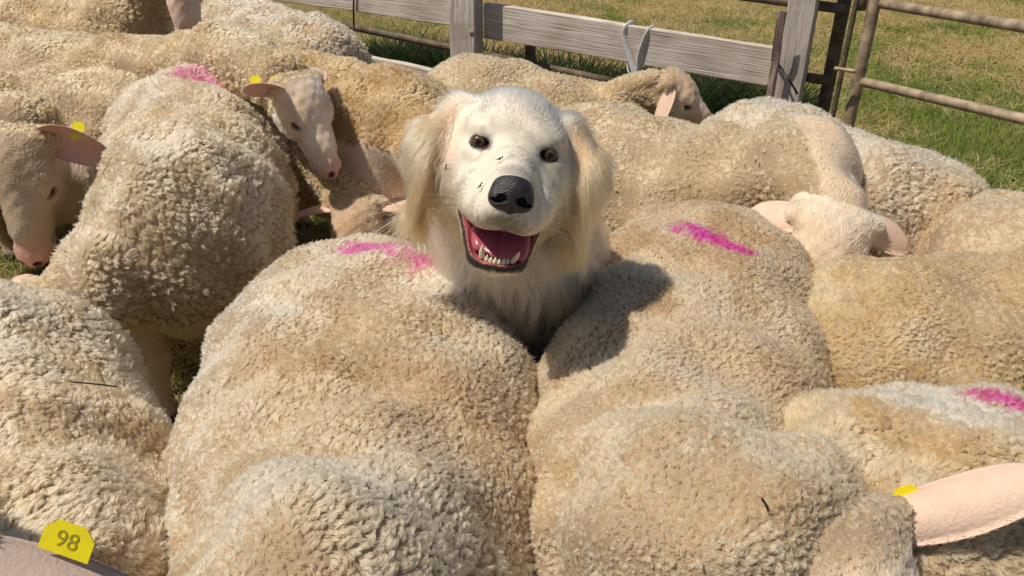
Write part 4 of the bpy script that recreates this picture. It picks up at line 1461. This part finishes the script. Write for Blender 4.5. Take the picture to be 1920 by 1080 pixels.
def build_debris():
    bpy.context.view_layer.update()
    def stick(name, label, cat, uvs, rad, mat, lift):
        P = []
        for u, v in uvs:
            p, n = hit(u, v)
            P.append(p + n * lift)
        V, F = tube_mesh(smooth_path(P) if len(P) > 2 else lin(P[0], P[1], 9), rad, 6, .35)
        tag(mesh_obj(name, V, F, mat), label, cat)
    stick('twig', 'thin black twig lying across the fleece at the left edge', 'twig', [(127, 731), (168, 734), (212, 740)], .0011, M_TWIG, .013)
    stick('straw', 'pale bent straw stuck in the fleece below the dog, near a dark gap', 'straw', [(931, 872), (941, 893), (938, 912)], .0010, M_STRAW, .013)
    stick('straw', 'short reddish straw beside the wool parting above the bluish smudge', 'straw', [(636, 806), (660, 815)], .0008, M_STRAW, .014)
    stick('seed_husk', 'dark seed husk caught on the woolly neck at the bottom right', 'husk', [(1426, 938), (1434, 951), (1437, 962)], .0014, M_TWIG, .012)
    # flies on the dog's face
    for u, v, lab in ((940, 303, 'small dark fly above the dog nose, between its eyes'), (905, 352, 'small dark fly on the dog muzzle left of its nose'),
                      (841, 316, 'small dark fly on the dog cheek beside its left ear')):
        p, n = hit(u, v)
        p = p + n * .0045
        fx = frame_of(n, (random.random() - .5, .3, 1))
        t = thing('fly', lab, 'fly', p)
        V1, F1 = uv_sphere(p, (.0013, .0027, .0013), fx, 8, 6)
        V2, F2 = uv_sphere(p + fx[1] * .0040, (.0014, .0012, .0012), fx, 8, 6)
        mesh_obj('body', np.concatenate([V1, V2]), F1 + [[i + len(V1) for i in f_] for f_ in F2], M_TWIG, t, p)
        for q in (-1, 1):
            w = [p + fx[2] * .0014 + fx[0] * .0006 * q, p + fx[2] * .0016 + fx[0] * .0030 * q - fx[1] * .0046, p + fx[2] * .0015 + fx[0] * .0008 * q - fx[1] * .0056]
            w2 = [x + fx[2] * .0002 for x in w]
            mesh_obj('wing', np.array(w + w2), [[0, 1, 2], [5, 4, 3], [0, 3, 4, 1], [1, 4, 5, 2], [2, 5, 3, 0]], M_WING, t, p, smooth=False)
M_WING = mat_plain('fly_wing', (.20, .19, .18), .3, .5, 0, 60, .1, 0)
build_debris()

# ============================================================= GRASS
def build_grass():
    def blades(n, x0, x1, y0, y1, hgt, rad, dens=None):
        P = np.stack([rng.uniform(x0, x1, n), y0 + (y1 - y0) * rng.random(n) ** 1.15, np.zeros(n)], -1)
        u, v, d = project(P + np.array([0, 0, .03]))
        k = (u > -200) & (u < 2150) & (v > -160)
        return P[k]
    out = []
    P = blades(300000, -3.2, 6.5, 2.3, 9.5, .05, .001)
    P2 = blades(60000, -1.6, 1.9, .7, 2.8, .05, .001)
    for P, dry0 in ((P, .0), (P2, .15)):
        N = len(P)
        g = fbm(P, 1.3, 3, 4) * .5 + fbm(P, 6, 8, 3) * .5
        trend = sstep(3.0, 7.5, P[:, 1] - .25 * P[:, 0]) * .16 + dry0
        dry = sstep(.40, .60, g + trend - .01 + (rng.random(N) - .5) * .30)
        green = mix(np.array([.17, .27, .035]), np.array([.36, .42, .10]), rng.random(N))
        straw = mix(np.array([.82, .66, .34]), np.array([.55, .40, .17]), rng.random(N))
        C = mix(green, straw, dry)
        h = (.022 + .035 * rng.random(N) ** 1.5) * (1 + .4 * fbm(P, 2.5, 6))
        az = rng.random(N) * 2 * np.pi
        flat = np.where(rng.random(N) < dry * .6, 1.5, .55) * (.5 + rng.random(N))
        d = np.stack([np.cos(az), np.sin(az), np.zeros(N)], -1)
        K = 4
        pts = np.zeros((N, K, 3), np.float32)
        for i in range(K):
            s_ = i / (K - 1)
            pts[:, i] = P + np.array([0, 0, 1.]) * (h * (s_ - .35 * flat * s_ * s_ * .6))[:, None] + d * (h * flat * s_ ** 1.6)[:, None]
            pts[:, i, 2] = np.maximum(pts[:, i, 2], .002 + .006 * s_)
        R = (.0011 + .0010 * rng.random((N, 1))) * (.6 + .12 * P[:, 1:2]) * np.array([1, .95, .7, .2])[None]
        out.append((pts, R, C))
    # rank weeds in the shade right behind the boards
    n = 26000
    A = fpt(560, 30); B = fpt(1490, 120)
    t = rng.random(n) * 1.02
    Pw = A[None] * (1 - t[:, None]) + B[None] * t[:, None] + nd[None] * (.22 + .34 * rng.random((n, 1)))
    Pw[:, 2] = 0
    hw = (.22 + .26 * rng.random(n)) * (.8 + .4 * fbm(Pw, 5, 4)) * sstep(1.02, .97, t)
    az = rng.random(n) * 2 * np.pi
    dw = np.stack([np.cos(az), np.sin(az), np.zeros(n)], -1)
    pw = np.zeros((n, 4, 3), np.float32)
    for i in range(4):
        s_ = i / 3
        pw[:, i] = Pw + np.array([0, 0, 1.]) * (hw * s_ * (1 - .18 * s_))[:, None] + dw * (hw * .42 * s_ ** 1.8)[:, None]
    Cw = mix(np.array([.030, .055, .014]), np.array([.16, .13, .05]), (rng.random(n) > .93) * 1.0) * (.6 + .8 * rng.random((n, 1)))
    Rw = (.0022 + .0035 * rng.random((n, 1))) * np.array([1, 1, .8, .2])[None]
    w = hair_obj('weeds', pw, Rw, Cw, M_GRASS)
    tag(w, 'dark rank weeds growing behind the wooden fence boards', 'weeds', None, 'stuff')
    o = hair_obj('grass', np.concatenate([a[0] for a in out]), np.concatenate([a[1] for a in out]), np.concatenate([a[2] for a in out]), M_GRASS)
    tag(o, 'short dry and green meadow grass', 'grass', None, 'stuff')
if DEV != 'bare':
    build_grass()
